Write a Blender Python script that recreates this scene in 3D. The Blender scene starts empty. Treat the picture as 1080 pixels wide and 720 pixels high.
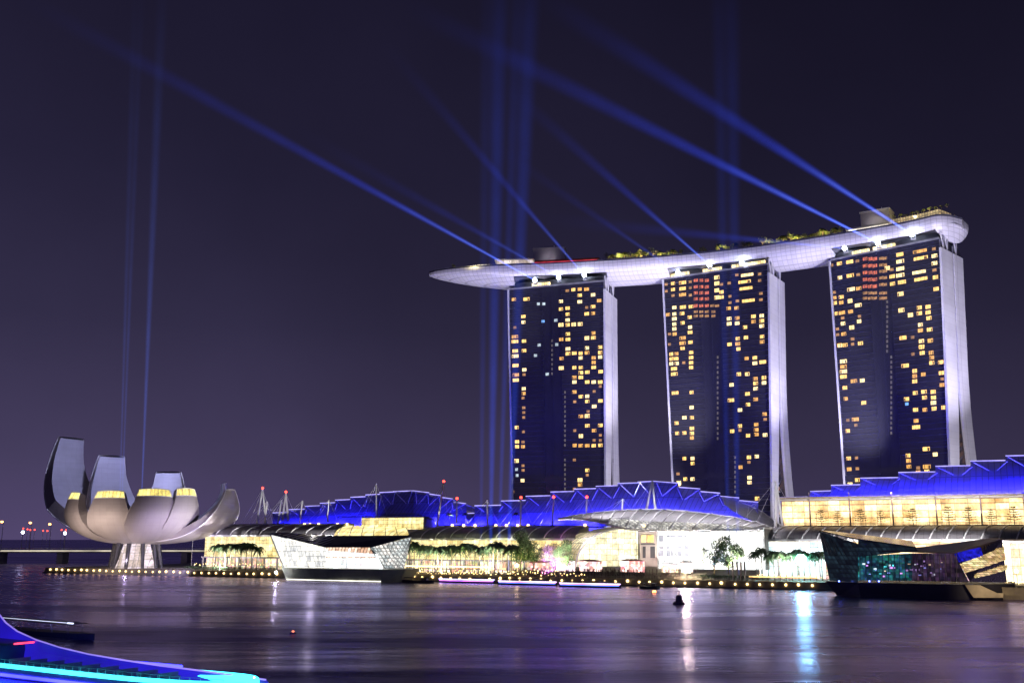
import bpy, math, random
from mathutils import Vector, Matrix
R = math.radians
random.seed(11)
SC = bpy.context.scene
COL = SC.collection

# ------------------------------------------------------------------ camera
F = 1050.0                       # focal length in photo pixels (35 mm on 1080 px)
PITCH = R(11.15)
CAMZ = 21.0
cd = bpy.data.cameras.new('camera'); cam = bpy.data.objects.new('camera', cd); COL.objects.link(cam)
cam.location = (0, 0, CAMZ); cam.rotation_euler = (R(90) + PITCH, 0, 0)
cd.lens = 35; cd.sensor_width = 36; cd.clip_start = 0.5; cd.clip_end = 20000
SC.camera = cam

# ------------------------------------------------------------------ night sky
w = bpy.data.worlds.new('World'); SC.world = w; w.use_nodes = True
nt = w.node_tree; nt.nodes.clear()
out = nt.nodes.new('ShaderNodeOutputWorld'); bg = nt.nodes.new('ShaderNodeBackground')
tc = nt.nodes.new('ShaderNodeTexCoord'); sp = nt.nodes.new('ShaderNodeSeparateXYZ')
rp = nt.nodes.new('ShaderNodeValToRGB')
nt.links.new(tc.outputs['Generated'], sp.inputs[0]); nt.links.new(sp.outputs['Z'], rp.inputs[0])
cr = rp.color_ramp
cr.elements[0].position = 0.0; cr.elements[0].color = (.062, .046, .112, 1)
cr.elements[1].position = 1.0; cr.elements[1].color = (.006, .005, .014, 1)
for p_, c_ in ((.07, (.044, .035, .080)), (.20, (.0235, .0195, .047)), (.34, (.0140, .0118, .031)), (.50, (.0095, .008, .022))):
    e_ = cr.elements.new(p_); e_.color = c_ + (1,)
# city glow to the left, darker to the right, a little unevenness in the murk
ns = nt.nodes.new('ShaderNodeTexNoise'); ns.inputs['Scale'].default_value = 3.2; ns.inputs['Detail'].default_value = 6
nt.links.new(tc.outputs['Generated'], ns.inputs['Vector'])
mr = nt.nodes.new('ShaderNodeMapRange'); mr.inputs[1].default_value = -.45; mr.inputs[2].default_value = .5
mr.inputs[3].default_value = 1.3; mr.inputs[4].default_value = .74
nt.links.new(sp.outputs['X'], mr.inputs[0])
m2 = nt.nodes.new('ShaderNodeMapRange'); m2.inputs[1].default_value = .3; m2.inputs[2].default_value = .7; m2.inputs[3].default_value = .86; m2.inputs[4].default_value = 1.14
nt.links.new(ns.outputs['Fac'], m2.inputs[0])
mu = nt.nodes.new('ShaderNodeMath'); mu.operation = 'MULTIPLY'
nt.links.new(mr.outputs[0], mu.inputs[0]); nt.links.new(m2.outputs[0], mu.inputs[1])
nt.links.new(rp.outputs[0], bg.inputs[0]); nt.links.new(mu.outputs[0], bg.inputs[1])
nt.links.new(bg.outputs[0], out.inputs[0])

vs = SC.view_settings
vs.view_transform = 'Standard'; vs.look = 'None'; vs.exposure = 0.0; vs.gamma = 1; vs.use_curve_mapping = False
cy = SC.cycles
cy.use_denoising = True; cy.max_bounces = 6; cy.diffuse_bounces = 2; cy.glossy_bounces = 3
cy.transparent_max_bounces = 48; cy.volume_bounces = 0; cy.sample_clamp_indirect = 12
cy.caustics_reflective = False; cy.caustics_refractive = False
cy.use_adaptive_sampling = True; cy.adaptive_threshold = 0.01

# ------------------------------------------------------------------ coordinates
CP, SP_ = math.cos(PITCH), math.sin(PITCH)
def ray(px, py):
    u, v = px - 540, 360 - py
    fwd = F * CP - v * SP_; up = F * SP_ + v * CP
    return u / fwd, up / fwd
def at(px, py, Y):
    a, b = ray(px, py); return Vector((a * Y, Y, CAMZ + b * Y))
def gnd(px, py, z=0.0):
    a, b = ray(px, py); Y = (z - CAMZ) / b; return Vector((a * Y, Y, z))
def proj(p):
    dx, dy, dz = p.x, p.y, p.z - CAMZ
    d = dy * CP + dz * SP_; v = (-dy * SP_ + dz * CP)
    return 540 + F * dx / d, 360 - F * v / d
O = Vector((-182, 576, 0)); E = Vector((.892, -.452, 0)); N = Vector((.452, .892, 0))   # the quay line: along it, and inland
UPV = Vector((0, 0, 1))
def S(s, t, z): return O + E * s + N * t + UPV * z
def W(px, py, t):                # the point seen at a place, on the plane t metres behind the quay edge -> (s, z)
    a, b = ray(px, py)
    Y = (t + O.dot(N)) / (a * N.x + N.y)
    p = Vector((a * Y, Y, CAMZ + b * Y)); return (p - O).dot(E), p.z
def Wp(px, py, t):
    s, z = W(px, py, t); return S(s, t, z)

def lamp(kind, name, loc, target, energy, color, **k):
    l = bpy.data.lights.new(name, kind); o = bpy.data.objects.new(name, l); COL.objects.link(o)
    o.location = loc; l.energy = energy; l.color = color
    if target is not None:
        o.rotation_euler = (Vector(target) - Vector(loc)).to_track_quat('-Z', 'Y').to_euler()
    for a_, v_ in k.items(): setattr(l, a_, v_)
    return o

# ------------------------------------------------------------------ materials
MATS = {}
def base_mat(name):
    m = bpy.data.materials.new(name); m.use_nodes = True
    return m, m.node_tree, m.node_tree.nodes['Principled BSDF']
def mat(name, col, rough=.6, metal=0.0, em=None, es=0.0, var=.18, scale=.35, bump=0.0):
    if name in MATS: return MATS[name]
    m, t, b = base_mat(name)
    b.inputs['Roughness'].default_value = rough; b.inputs['Metallic'].default_value = metal
    n = t.nodes.new('ShaderNodeTexNoise'); n.inputs['Scale'].default_value = scale; n.inputs['Detail'].default_value = 5
    c = t.nodes.new('ShaderNodeTexCoord'); t.links.new(c.outputs['Object'], n.inputs['Vector'])
    r = t.nodes.new('ShaderNodeValToRGB')
    r.color_ramp.elements[0].position = .3; r.color_ramp.elements[1].position = .7
    r.color_ramp.elements[0].color = tuple(x * (1 - var) for x in col) + (1,)
    r.color_ramp.elements[1].color = tuple(min(1, x * (1 + var)) for x in col) + (1,)
    t.links.new(n.outputs['Fac'], r.inputs[0]); t.links.new(r.outputs[0], b.inputs['Base Color'])
    if em:
        b.inputs['Emission Color'].default_value = em + (1,); b.inputs['Emission Strength'].default_value = es
    if bump:
        bp = t.nodes.new('ShaderNodeBump'); bp.inputs['Strength'].default_value = bump
        t.links.new(n.outputs['Fac'], bp.inputs['Height']); t.links.new(bp.outputs[0], b.inputs['Normal'])
    MATS[name] = m; return m
def glow(name, col, s, var=.35, scale=.6):
    """Emissive surface: lamps, lit rooms and other glowing parts."""
    if name in MATS: return MATS[name]
    m, t, b = base_mat(name)
    b.inputs['Base Color'].default_value = (.05, .05, .05, 1); b.inputs['Roughness'].default_value = .3
    c = t.nodes.new('ShaderNodeTexCoord'); n = t.nodes.new('ShaderNodeTexNoise'); n.inputs['Scale'].default_value = scale
    n.inputs['Detail'].default_value = 4
    t.links.new(c.outputs['Object'], n.inputs['Vector'])
    mr = t.nodes.new('ShaderNodeMapRange'); mr.inputs[1].default_value = .3; mr.inputs[2].default_value = .7
    mr.inputs[3].default_value = s * (1 - var); mr.inputs[4].default_value = s * (1 + var)
    t.links.new(n.outputs['Fac'], mr.inputs[0]); t.links.new(mr.outputs[0], b.inputs['Emission Strength'])
    b.inputs['Emission Color'].default_value = col + (1,)
    MATS[name] = m; return m
def lit_glass(name, c1, c2, s, cw, ch, mull=.07, hmull=None, cellvar=.6, shop=0.0, slant=0.0):
    """Lit interior seen through a gridded glass wall; UV is in metres."""
    if name in MATS: return MATS[name]
    m, t, b = base_mat(name); L = t.links.new
    b.inputs['Roughness'].default_value = .15; b.inputs['Base Color'].default_value = (.06, .06, .07, 1)
    uv = t.nodes.new('ShaderNodeUVMap'); se = t.nodes.new('ShaderNodeSeparateXYZ'); L(uv.outputs[0], se.inputs[0])
    def M(op, a, b_=None, c_=None):
        n = t.nodes.new('ShaderNodeMath'); n.operation = op
        for i, x in enumerate((a, b_, c_)):
            if x is None: continue
            if isinstance(x, (int, float)): n.inputs[i].default_value = x
            else: L(x, n.inputs[i])
        return n.outputs[0]
    ux, uy = se.outputs[0], se.outputs[1]
    if slant: ux = M('ADD', ux, M('MULTIPLY', uy, slant))
    gx = M('DIVIDE', ux, cw); gy = M('DIVIDE', uy, ch)
    fx = M('FRACT', gx); fy = M('FRACT', gy)
    mask = M('MULTIPLY', M('GREATER_THAN', fx, mull), M('GREATER_THAN', fy, mull * cw / ch if hmull is None else hmull))
    cb = t.nodes.new('ShaderNodeCombineXYZ'); L(M('FLOOR', gx), cb.inputs[0]); L(M('FLOOR', gy), cb.inputs[1])
    wn = t.nodes.new('ShaderNodeTexWhiteNoise'); wn.noise_dimensions = '3D'; L(cb.outputs[0], wn.inputs['Vector'])
    no = t.nodes.new('ShaderNodeTexNoise'); no.inputs['Scale'].default_value = .11; no.inputs['Detail'].default_value = 6
    no.inputs['Roughness'].default_value = .65; L(uv.outputs[0], no.inputs['Vector'])
    fac = t.nodes.new('ShaderNodeMapRange'); fac.inputs[1].default_value = .35; fac.inputs[2].default_value = .65
    L(no.outputs['Fac'], fac.inputs[0])
    mix = t.nodes.new('ShaderNodeMix'); mix.data_type = 'RGBA'
    mix.inputs[6].default_value = c1 + (1,); mix.inputs[7].default_value = c2 + (1,)
    L(M('MULTIPLY_ADD', wn.outputs['Value'], .45, M('MULTIPLY', fac.outputs[0], .55)), mix.inputs[0])
    colo = mix.outputs[2]
    if shop:
        vo = t.nodes.new('ShaderNodeTexVoronoi'); vo.inputs['Scale'].default_value = .8; L(uv.outputs[0], vo.inputs['Vector'])
        hs = t.nodes.new('ShaderNodeHueSaturation'); hs.inputs['Saturation'].default_value = .9; L(vo.outputs['Color'], hs.inputs['Color'])
        mx = t.nodes.new('ShaderNodeMix'); mx.data_type = 'RGBA'; mx.blend_type = 'MULTIPLY'; mx.inputs[0].default_value = shop
        L(colo, mx.inputs[6]); L(hs.outputs[0], mx.inputs[7]); colo = mx.outputs[2]
    L(colo, b.inputs['Emission Color'])
    v = M('MULTIPLY_ADD', wn.outputs['Value'], cellvar, 1 - cellvar * .5)
    v = M('MULTIPLY', v, M('MULTIPLY_ADD', fac.outputs[0], .7, .62))
    v = M('MULTIPLY', v, M('MULTIPLY_ADD', mask, .62, .38))
    n2 = t.nodes.new('ShaderNodeTexNoise'); n2.inputs['Scale'].default_value = .9; n2.inputs['Detail'].default_value = 3; L(uv.outputs[0], n2.inputs['Vector'])
    mp2 = t.nodes.new('ShaderNodeMapping'); mp2.inputs['Scale'].default_value = (.5, .07, 1); L(uv.outputs[0], mp2.inputs[0])
    n3 = t.nodes.new('ShaderNodeTexNoise'); n3.inputs['Scale'].default_value = 1; n3.inputs['Detail'].default_value = 4; L(mp2.outputs[0], n3.inputs['Vector'])
    v = M('MULTIPLY', v, M('MULTIPLY_ADD', n2.outputs['Fac'], 1.1, .45)); v = M('MULTIPLY', v, M('MULTIPLY_ADD', n3.outputs['Fac'], 1.5, .25))
    L(M('MULTIPLY', v, s), b.inputs['Emission Strength'])
    MATS[name] = m; return m
def panel_mat(name, col, rough, cw, ch, line=.05, dark=.6, metal=0.0, offs=0.5):
    """Cladding with seams between its sheets; UV in metres."""
    if name in MATS: return MATS[name]
    m, t, b = base_mat(name); L = t.links.new
    uv = t.nodes.new('ShaderNodeUVMap'); br = t.nodes.new('ShaderNodeTexBrick'); L(uv.outputs[0], br.inputs['Vector'])
    br.offset = offs; br.inputs['Scale'].default_value = 1; br.inputs['Brick Width'].default_value = cw
    br.inputs['Row Height'].default_value = ch; br.inputs['Mortar Size'].default_value = line
    br.inputs['Color1'].default_value = tuple(x * .93 for x in col) + (1,); br.inputs['Color2'].default_value = col + (1,)
    br.inputs['Mortar'].default_value = tuple(x * dark for x in col) + (1,)
    n = t.nodes.new('ShaderNodeTexNoise'); n.inputs['Scale'].default_value = .08; n.inputs['Detail'].default_value = 6; L(uv.outputs[0], n.inputs['Vector'])
    mx = t.nodes.new('ShaderNodeMix'); mx.data_type = 'RGBA'; mx.blend_type = 'MULTIPLY'; mx.inputs[0].default_value = .35
    L(br.outputs['Color'], mx.inputs[6]); L(n.outputs['Fac'], mx.inputs[7]); L(mx.outputs[2], b.inputs['Base Color'])
    b.inputs['Roughness'].default_value = rough; b.inputs['Metallic'].default_value = metal
    MATS[name] = m; return m

pale = panel_mat('pale cladding', (.80, .78, .82), .45, 6, 3, .12, .72)
hullm = panel_mat('hull cladding', (.74, .72, .78), .4, 3.0, 2.0, .14, .62, .05, 0)
fin = panel_mat('fin white', (.84, .83, .86), .5, 40, 3.6, .10, .80, 0, 0)
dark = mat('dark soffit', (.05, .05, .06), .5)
steel = mat('white steel', (.72, .72, .74), .4, var=.08)
greysteel = mat('grey steel', (.35, .34, .36), .45, .3)
concrete = mat('concrete', (.32, .30, .29), .8, var=.2, scale=.2, bump=.1)
quaym = mat('quay stone', (.16, .15, .15), .8, var=.3, scale=.3)
navyglass = panel_mat('navy curtain wall', (.25, .25, .33), .22, 4.2, 3.4, .12, .75, .85, 0)
trunkm = mat('bark', (.16, .12, .08), .9, var=.3, scale=2)
leafm = mat('leaf', (.055, .10, .03), .6, var=.45, scale=.5)
leafd = mat('palm leaf', (.035, .065, .025), .55, var=.4, scale=.5)
w_warm = glow('room light warm', (1.0, .60, .17), 1.75, .4, .7)
w_gold = glow('room light golden', (1.0, .50, .12), 1.15, .45, .8)
w_cream = glow('room light cream', (1.0, .74, .34), 2.0, .35, .7)
w_pale = glow('room light pale', (1.0, .70, .28), 1.8, .3, .55)
w_dim = glow('room light dim', (.85, .42, .16), .62, .5, .6)
w_cool = glow('room light cool', (.75, .9, 1.0), .75, .5, .6)
w_blue = glow('television light', (.2, .45, 1.0), 1.1, .4, .6)
w_red = glow('red room light', (1.0, .22, .12), .75, .7, .9)
w_dot = glow('stair light', (.45, .38, .35), .28, .5, 1)
bulb = glow('lamp globe', (1.0, .66, .25), 4.5, .1)
bulbw = glow('white lamp globe', (.9, .93, 1.0), 14, .1)
sodium = glow('sodium lamp', (1.0, .42, .10), 9, .1)
redbulb = glow('red warning lamp', (1.0, .05, .03), 7, .1)
lensm = glow('searchlight lens', (.72, .80, 1.0), 60, .1)

# ------------------------------------------------------------------ mesh builder
class MB:
    def __init__(s): s.v = []; s.f = []
    def add(s, vs, fs):
        k = len(s.v); s.v += [Vector(x) for x in vs]; s.f += [tuple(i + k for i in f) for f in fs]; return s
    def quad(s, a, b, c, d): return s.add([a, b, c, d], [(0, 1, 2, 3)])
    def hexa(s, b4, t4):
        return s.add(list(b4) + list(t4), [(3, 2, 1, 0), (4, 5, 6, 7), (0, 1, 5, 4), (1, 2, 6, 5), (2, 3, 7, 6), (3, 0, 4, 7)])
    def sbox(s, s0, s1, t0, t1, z0, z1):
        return s.hexa([S(s0, t0, z0), S(s1, t0, z0), S(s1, t1, z0), S(s0, t1, z0)], [S(s0, t0, z1), S(s1, t0, z1), S(s1, t1, z1), S(s0, t1, z1)])
    def box(s, c, sx, sy, sz, ax=None):
        X = ax or Vector((1, 0, 0)); X = X.normalized(); Yv = UPV.cross(X); c = Vector(c)
        b = [c + X * a * sx / 2 + Yv * d * sy / 2 for a, d in ((-1, -1), (1, -1), (1, 1), (-1, 1))]
        return s.hexa(b, [p + UPV * sz for p in b])
    def slab(s, pts, off):         # a polygon given thickness along off
        n = len(pts); off = Vector(off); a = [Vector(p) for p in pts]; b = [p + off for p in a]
        fs = [tuple(range(n - 1, -1, -1)), tuple(range(n, 2 * n))] + [(i, (i + 1) % n, n + (i + 1) % n, n + i) for i in range(n)]
        return s.add(a + b, fs)
    def tube(s, a, b, r, r2=None, n=6):
        a, b = Vector(a), Vector(b); r2 = r if r2 is None else r2
        d = (b - a).normalized(); x = d.orthogonal().normalized(); y = d.cross(x)
        vs = []
        for p, q in ((a, r), (b, r2)):
            for i in range(n):
                an = 2 * math.pi * i / n; vs.append(p + x * math.cos(an) * q + y * math.sin(an) * q)
        return s.add(vs, [(i, (i + 1) % n, n + (i + 1) % n, n + i) for i in range(n)] + [tuple(range(n - 1, -1, -1)), tuple(range(n, 2 * n))])
    def path(s, pts, r, n=5):
        for a, b in zip(pts, pts[1:]): s.tube(a, b, r, n=n)
        return s
    def ball(s, c, r, n=8, m=5, sz=1):
        c = Vector(c); vs = [c + Vector((0, 0, r * sz))]
        for j in range(1, m):
            th = math.pi * j / m
            for i in range(n):
                a = 2 * math.pi * i / n; vs.append(c + Vector((r * math.sin(th) * math.cos(a), r * math.sin(th) * math.sin(a), r * sz * math.cos(th))))
        vs.append(c - Vector((0, 0, r * sz))); fs = []
        for i in range(n): fs.append((0, 1 + i, 1 + (i + 1) % n)); fs.append((len(vs) - 1, 1 + (m - 2) * n + (i + 1) % n, 1 + (m - 2) * n + i))
        for j in range(m - 2):
            for i in range(n): fs.append((1 + j * n + i, 1 + (j + 1) * n + i, 1 + (j + 1) * n + (i + 1) % n, 1 + j * n + (i + 1) % n))
        return s.add(vs, fs)
    def loft(s, rows, close=False, cap=False):
        n = len(rows[0]); vs = [p for r in rows for p in r]; fs = []
        for j in range(len(rows) - 1):
            for i in range(n if close else n - 1):
                k = (i + 1) % n; fs.append((j * n + i, j * n + k, (j + 1) * n + k, (j + 1) * n + i))
        if cap: fs += [tuple(range(n - 1, -1, -1)), tuple((len(rows) - 1) * n + i for i in range(n))]
        return s.add(vs, fs)
    def build(s, name, m, parent=None, uax=None, vax=None, smooth=False, loc=None):
        uax = uax or E; vax = vax or UPV
        base = parent.matrix_world.translation.copy() if parent is not None else Vector(loc or (0, 0, 0))
        if parent is not None: base = Vector(parent['_w'])
        me = bpy.data.meshes.new(name)
        me.from_pydata([tuple(v - base) for v in s.v], [], s.f)
        uvl = me.uv_layers.new(name='UVMap')
        for lp in me.loops:
            p = s.v[lp.vertex_index]; uvl.data[lp.index].uv = (p.dot(uax), p.dot(vax))
        if smooth:
            for p in me.polygons: p.use_smooth = True
        me.materials.append(m); me.update()
        o = bpy.data.objects.new(name, me); COL.objects.link(o)
        if parent is not None:
            pw = parent; o.parent = pw; o['_w'] = tuple(base)
        else: o.location = base; o['_w'] = tuple(base)
        return o
def tag(o, label=None, cat=None, group=None, kind=None):
    if label: o['label'] = label
    if cat: o['category'] = cat
    if group: o['group'] = group
    if kind: o['kind'] = kind
    return o
def thing(name, loc, label, cat, group=None):
    o = bpy.data.objects.new(name, None); COL.objects.link(o); o.location = loc; o['_w'] = tuple(loc); o.empty_display_size = 1
    return tag(o, label, cat, group)
def copy_tree(src, loc, rz=0, sc=1.0, label=None, group=None):
    c = src.copy(); COL.objects.link(c); c.location = loc; c.rotation_euler = (0, 0, rz)
    c.scale = (sc, sc, sc) if isinstance(sc, (int, float)) else sc
    if label: c['label'] = label
    if group: c['group'] = group
    for ch in src.children:
        d = ch.copy(); COL.objects.link(d); d.parent = c
        for g in ch.children:
            h = g.copy(); COL.objects.link(h); h.parent = d
    return c
ORD1 = ['first', 'second', 'third', 'fourth', 'fifth', 'sixth', 'seventh', 'eighth', 'ninth', 'tenth', 'eleventh', 'twelfth', 'thirteenth', 'fourteenth', 'fifteenth', 'sixteenth', 'seventeenth', 'eighteenth', 'nineteenth']
TENS = {2: 'twent', 3: 'thirt', 4: 'fort', 5: 'fift', 6: 'sixt', 7: 'sevent', 8: 'eight'}
def nth(i):
    if i < 19: return ORD1[i]
    n = i + 1
    return TENS[n // 10] + ('ieth' if n % 10 == 0 else 'y-' + ORD1[n % 10 - 1])

# ------------------------------------------------------------------ water, ground
def water_mat():
    m, t, b = base_mat('water'); L = t.links.new
    b.inputs['Base Color'].default_value = (.010, .008, .03, 1)
    b.inputs['Roughness'].default_value = .13; b.inputs['IOR'].default_value = 1.40; b.inputs['Specular Tint'].default_value = (.50, .46, 1.0, 1); b.inputs['Specular IOR Level'].default_value = .42
    c = t.nodes.new('ShaderNodeTexCoord')
    hs = []
    for sc_, sx, sy, st, det in ((1.0, .35, 1.3, .38, 4), (1.0, .018, .055, 3.2, 4), (1.0, .004, .028, 7.0, 3)):
        mp = t.nodes.new('ShaderNodeMapping'); mp.inputs['Scale'].default_value = (sx, sy, 1); L(c.outputs['Object'], mp.inputs[0])
        n = t.nodes.new('ShaderNodeTexNoise'); n.inputs['Scale'].default_value = sc_; n.inputs['Detail'].default_value = det; L(mp.outputs[0], n.inputs[0])
        mm = t.nodes.new('ShaderNodeMath'); mm.operation = 'MULTIPLY'; mm.inputs[1].default_value = st; L(n.outputs['Fac'], mm.inputs[0]); hs.append(mm.outputs[0])
    a = t.nodes.new('ShaderNodeMath'); L(hs[0], a.inputs[0]); L(hs[1], a.inputs[1])
    a2 = t.nodes.new('ShaderNodeMath'); L(a.outputs[0], a2.inputs[0]); L(hs[2], a2.inputs[1])
    bp = t.nodes.new('ShaderNodeBump'); bp.inputs['Strength'].default_value = .5; bp.inputs['Distance'].default_value = .28
    L(a2.outputs[0], bp.inputs['Height']); L(bp.outputs[0], b.inputs['Normal'])
    # smoother and rougher lanes of water
    mp = t.nodes.new('ShaderNodeMapping'); mp.inputs['Scale'].default_value = (.006, .03, 1); L(c.outputs['Object'], mp.inputs[0])
    n = t.nodes.new('ShaderNodeTexNoise'); n.inputs['Scale'].default_value = 1; n.inputs['Detail'].default_value = 5; L(mp.outputs[0], n.inputs[0])
    r = t.nodes.new('ShaderNodeMapRange'); r.inputs[1].default_value = .35; r.inputs[2].default_value = .65
    r.inputs[3].default_value = .20; r.inputs[4].default_value = .33
    L(n.outputs['Fac'], r.inputs[0]); L(r.outputs[0], b.inputs['Roughness'])
    # lilac tint put into the reflections, taking out their warm part
    gl = t.nodes.new('ShaderNodeBsdfGlossy'); gl.inputs['Color'].default_value = (.64, .58, .92, 1); L(r.outputs[0], gl.inputs['Roughness']); L(bp.outputs[0], gl.inputs['Normal'])
    df = t.nodes.new('ShaderNodeBsdfDiffuse'); df.inputs['Color'].default_value = (.012, .010, .035, 1)
    fr = t.nodes.new('ShaderNodeFresnel'); fr.inputs['IOR'].default_value = 1.36; L(bp.outputs[0], fr.inputs['Normal'])
    mx = t.nodes.new('ShaderNodeMixShader'); L(fr.outputs[0], mx.inputs[0]); L(df.outputs[0], mx.inputs[1]); L(gl.outputs[0], mx.inputs[2])
    L(mx.outputs[0], t.nodes['Material Output'].inputs['Surface'])
    return m
mb = MB(); mb.quad((-9000, -300, 0), (9000, -300, 0), (9000, 12000, 0), (-9000, 12000, 0))
tag(mb.build('water', water_mat(), vax=N), kind='structure')
GZ = 3.0
mb = MB()
land = [(-118, 0), (520, 0), (900, 40), (900, 900), (-118, 900)]
mb.slab([S(a, b, -3) for a, b in land], (0, 0, 3 + GZ))
tag(mb.build('ground', concrete, vax=N), kind='structure')
mb = MB()                        # stone quay face with a stepped coping
mb.sbox(-118, 520, -1.2, -.004, -2, GZ - .9); mb.sbox(-118, 520, -.6, -.002, GZ - .9, GZ + .12)
mb.sbox(-118, 520, -2.4, -1.2, -2, .7)
tag(mb.build('quay', quaym), kind='structure')
mb = MB(); mb.sbox(-110, 500, 1.5, 20, GZ + .004, GZ + .12)
tag(mb.build('promenade', mat('timber deck', (.2, .15, .11), .7, scale=.8)), kind='structure')

# ------------------------------------------------------------------ hotel towers
def towers():
    spec = [
     dict(a=20, tl=(537, 300), tr=(636.5, 297), bl=(543, 600), br=(638, 606), YR=638, w=66.8, g2=31, k=10, rl=12, flare=0,
          lab='leftmost hotel tower under the curved roof deck, few lit rooms in its middle'),
     dict(a=32, tl=(700, 288), tr=(809.5, 279), bl=(715, 601), br=(814, 604), YR=603.6, w=71, g2=30.5, k=30, rl=0, flare=1,
          lab='middle hotel tower between two gaps of sky, red rooms near its top'),
     dict(a=44, tl=(876, 275), tr=(990.5, 252), bl=(898, 600), br=(1005.5, 606), YR=547, w=66.5, g2=31.5, k=30, rl=0, flare=1,
          lab='rightmost and nearest hotel tower with white legs splaying toward its foot')]
    wins = [
     # leftmost tower
     ([(530, 285, 6.26, "75,192 158,190w 237,222c 272,222c 138,305 138,343 82,378d 268,337b 352,330c 82,438w 82,470w 142,467 84,532w 142,530 84,566w 86,628w 144,656 142,688d 88,690w 242,493c 358,490c 218,562c 295,685c 386,205 386,256 430,250 430,290 430,328 430,360 386,360p 468,128 428,135d 510,125 555,125 510,165 510,208 598,162 638,200 598,240 556,245d 556,287 598,284 470,357p 513,355p 432,420 432,456 388,456 600,414 600,445 557,447p 432,518 432,550 390,582 474,547 516,547 516,578 558,512 558,544 645,507 645,542 645,572 602,577 602,608 602,640 388,645p 474,642 517,642 517,675 560,672 648,668 474,706 517,706"),
       (530, 400, 5.54, "78,4w 124,54 124,82 120,108d 124,165d 124,193d 124,221d 83,280 122,305d 85,363 85,392 120,365d 120,392 82,475p 82,525c 85,560c 120,503d 120,530d 117,590 60,656d 420,15 458,100 495,15 533,15 571,15 571,40d 420,73 495,98 495,128 536,70d 422,130d 572,125 536,157 500,187d 495,213p 458,215 496,270 572,268 535,298 422,298d 458,330p 572,325d 535,355d 572,355d 422,385 457,386 495,386 533,386 572,384 420,470d 495,530 495,558d 453,587p 453,615 420,640d 415,668")], 
      [(530, 400, 5.54, 365, 75, 385, 28), (530, 400, 5.54, 365, 470, 640, 28), (530, 285, 6.26, 328, 465, 700, 31)], []),
     ([(695, 270, 5.536, "42,165d 42,205d 82,160 82,195 82,230d 138,155w 138,190w 138,225w 183,150d 183,185d 183,228d 365,165d 365,210 365,240 410,158d 415,235d 415,272d 455,110d 515,110W 500,150W 508,188W 522,260W 588,105d 588,143d 595,218d 595,255d 458,262d 338,125p 338,160p 338,200p 338,242p 90,300 140,298w 187,295 52,342 90,338 90,366 135,335 180,357 90,397 138,390 182,415 182,445 90,425 92,455 62,455d 138,478w 138,508w 138,538 184,503 62,515d 72,572 102,570 102,598 74,600 72,628 104,626 145,622d 188,562 188,592 188,622 188,650 88,657w 90,688w 407,305 453,303 410,365 457,362 410,395 457,392 503,415 552,352 552,382 600,348 600,378 600,408 602,470 602,500 508,475 460,482 460,512 464,542 412,515 512,597 560,593 560,625 606,618w 467,690 515,687 563,715 613,710"),
       (680, 340, 3.275, "105,243w 162,241 162,293 137,328 163,328 110,347 112,382 137,381 163,365 163,382 163,398 137,469 165,469 165,486 115,522d 140,540 165,540 118,553p 300,215 298,268w 355,246 383,265 383,210 383,228 412,190 412,208 357,283 329,302 414,316 416,334d 329,357 385,352 385,370 302,375 329,372d 357,390 386,386 416,388 360,465 387,462 360,482d 331,499 362,535 362,552 388,607 325,178 355,178")],
      [(680, 340, 3.275, 252, 120, 405, 17.5), (680, 340, 3.275, 312, 465, 600, 17)],
      [(695, 270, 5.536, (215, 247, 280), (142, 180, 215, 250, 290), 1), (695, 270, 5.536, (312, 340), (290,), 0), (695, 270, 5.536, (215, 247, 280, 318), (325, 350), 0)]),
     ([(870, 240, 5.5375, "40,220d 85,210 145,200w 190,195d 88,292 148,280w 195,275d 153,360w 198,355 55,378d 55,410 96,405 58,440 96,437 147,428p 195,453w 64,502 100,497w 150,490 202,518d 104,527d 106,560 200,547 157,583p 73,592d 73,625d 110,621 162,650d 162,680d 208,675 88,688 118,685 365,237p 390,245d 393,285 395,328 438,157w 440,197w 440,240w 440,278w 450,318w 555,138W 560,178W 550,260W 560,300W 637,125d 640,165 640,208 640,248d 646,290 650,358 442,387p 447,482p 500,510p 552,467 552,500 603,462 603,495 608,528 558,567 558,600 612,595 456,643w 512,640d 563,662 615,660 565,695"),
       (860, 300, 3.275, "83,209 103,209 155,203 97,265w 97,283w 97,300w 97,318w 102,356 105,394 133,333w 162,331 167,408 112,468d 138,465w 140,485d 112,505 115,600 142,598d 117,637 145,635d 120,690p 145,674 303,184w 310,280w 315,395 316,412b 337,240d 367,195 397,193 367,216 369,236 400,235 402,252 402,270 433,268 343,298 343,316 343,334 373,310 436,305 438,326d 438,346 345,374 375,370 377,390 407,370 408,390 408,408 410,428 378,432 346,432 444,424 348,470 348,492w 383,567w 414,586 320,590 322,608 323,628 385,628w 385,645 355,632d 355,648")],
      [(860, 300, 3.275, 248, 60, 240, 17), (860, 300, 3.275, 262, 250, 515, 17.5)],
      [(870, 240, 5.5375, (235, 265, 292), (183, 223, 263, 303, 343), 1), (870, 240, 5.5375, (330, 350), (180, 218, 255, 293, 333), 0), (870, 240, 5.5375, (235, 265, 292, 330, 350), (382, 412), 0)])]
    res = []
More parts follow.
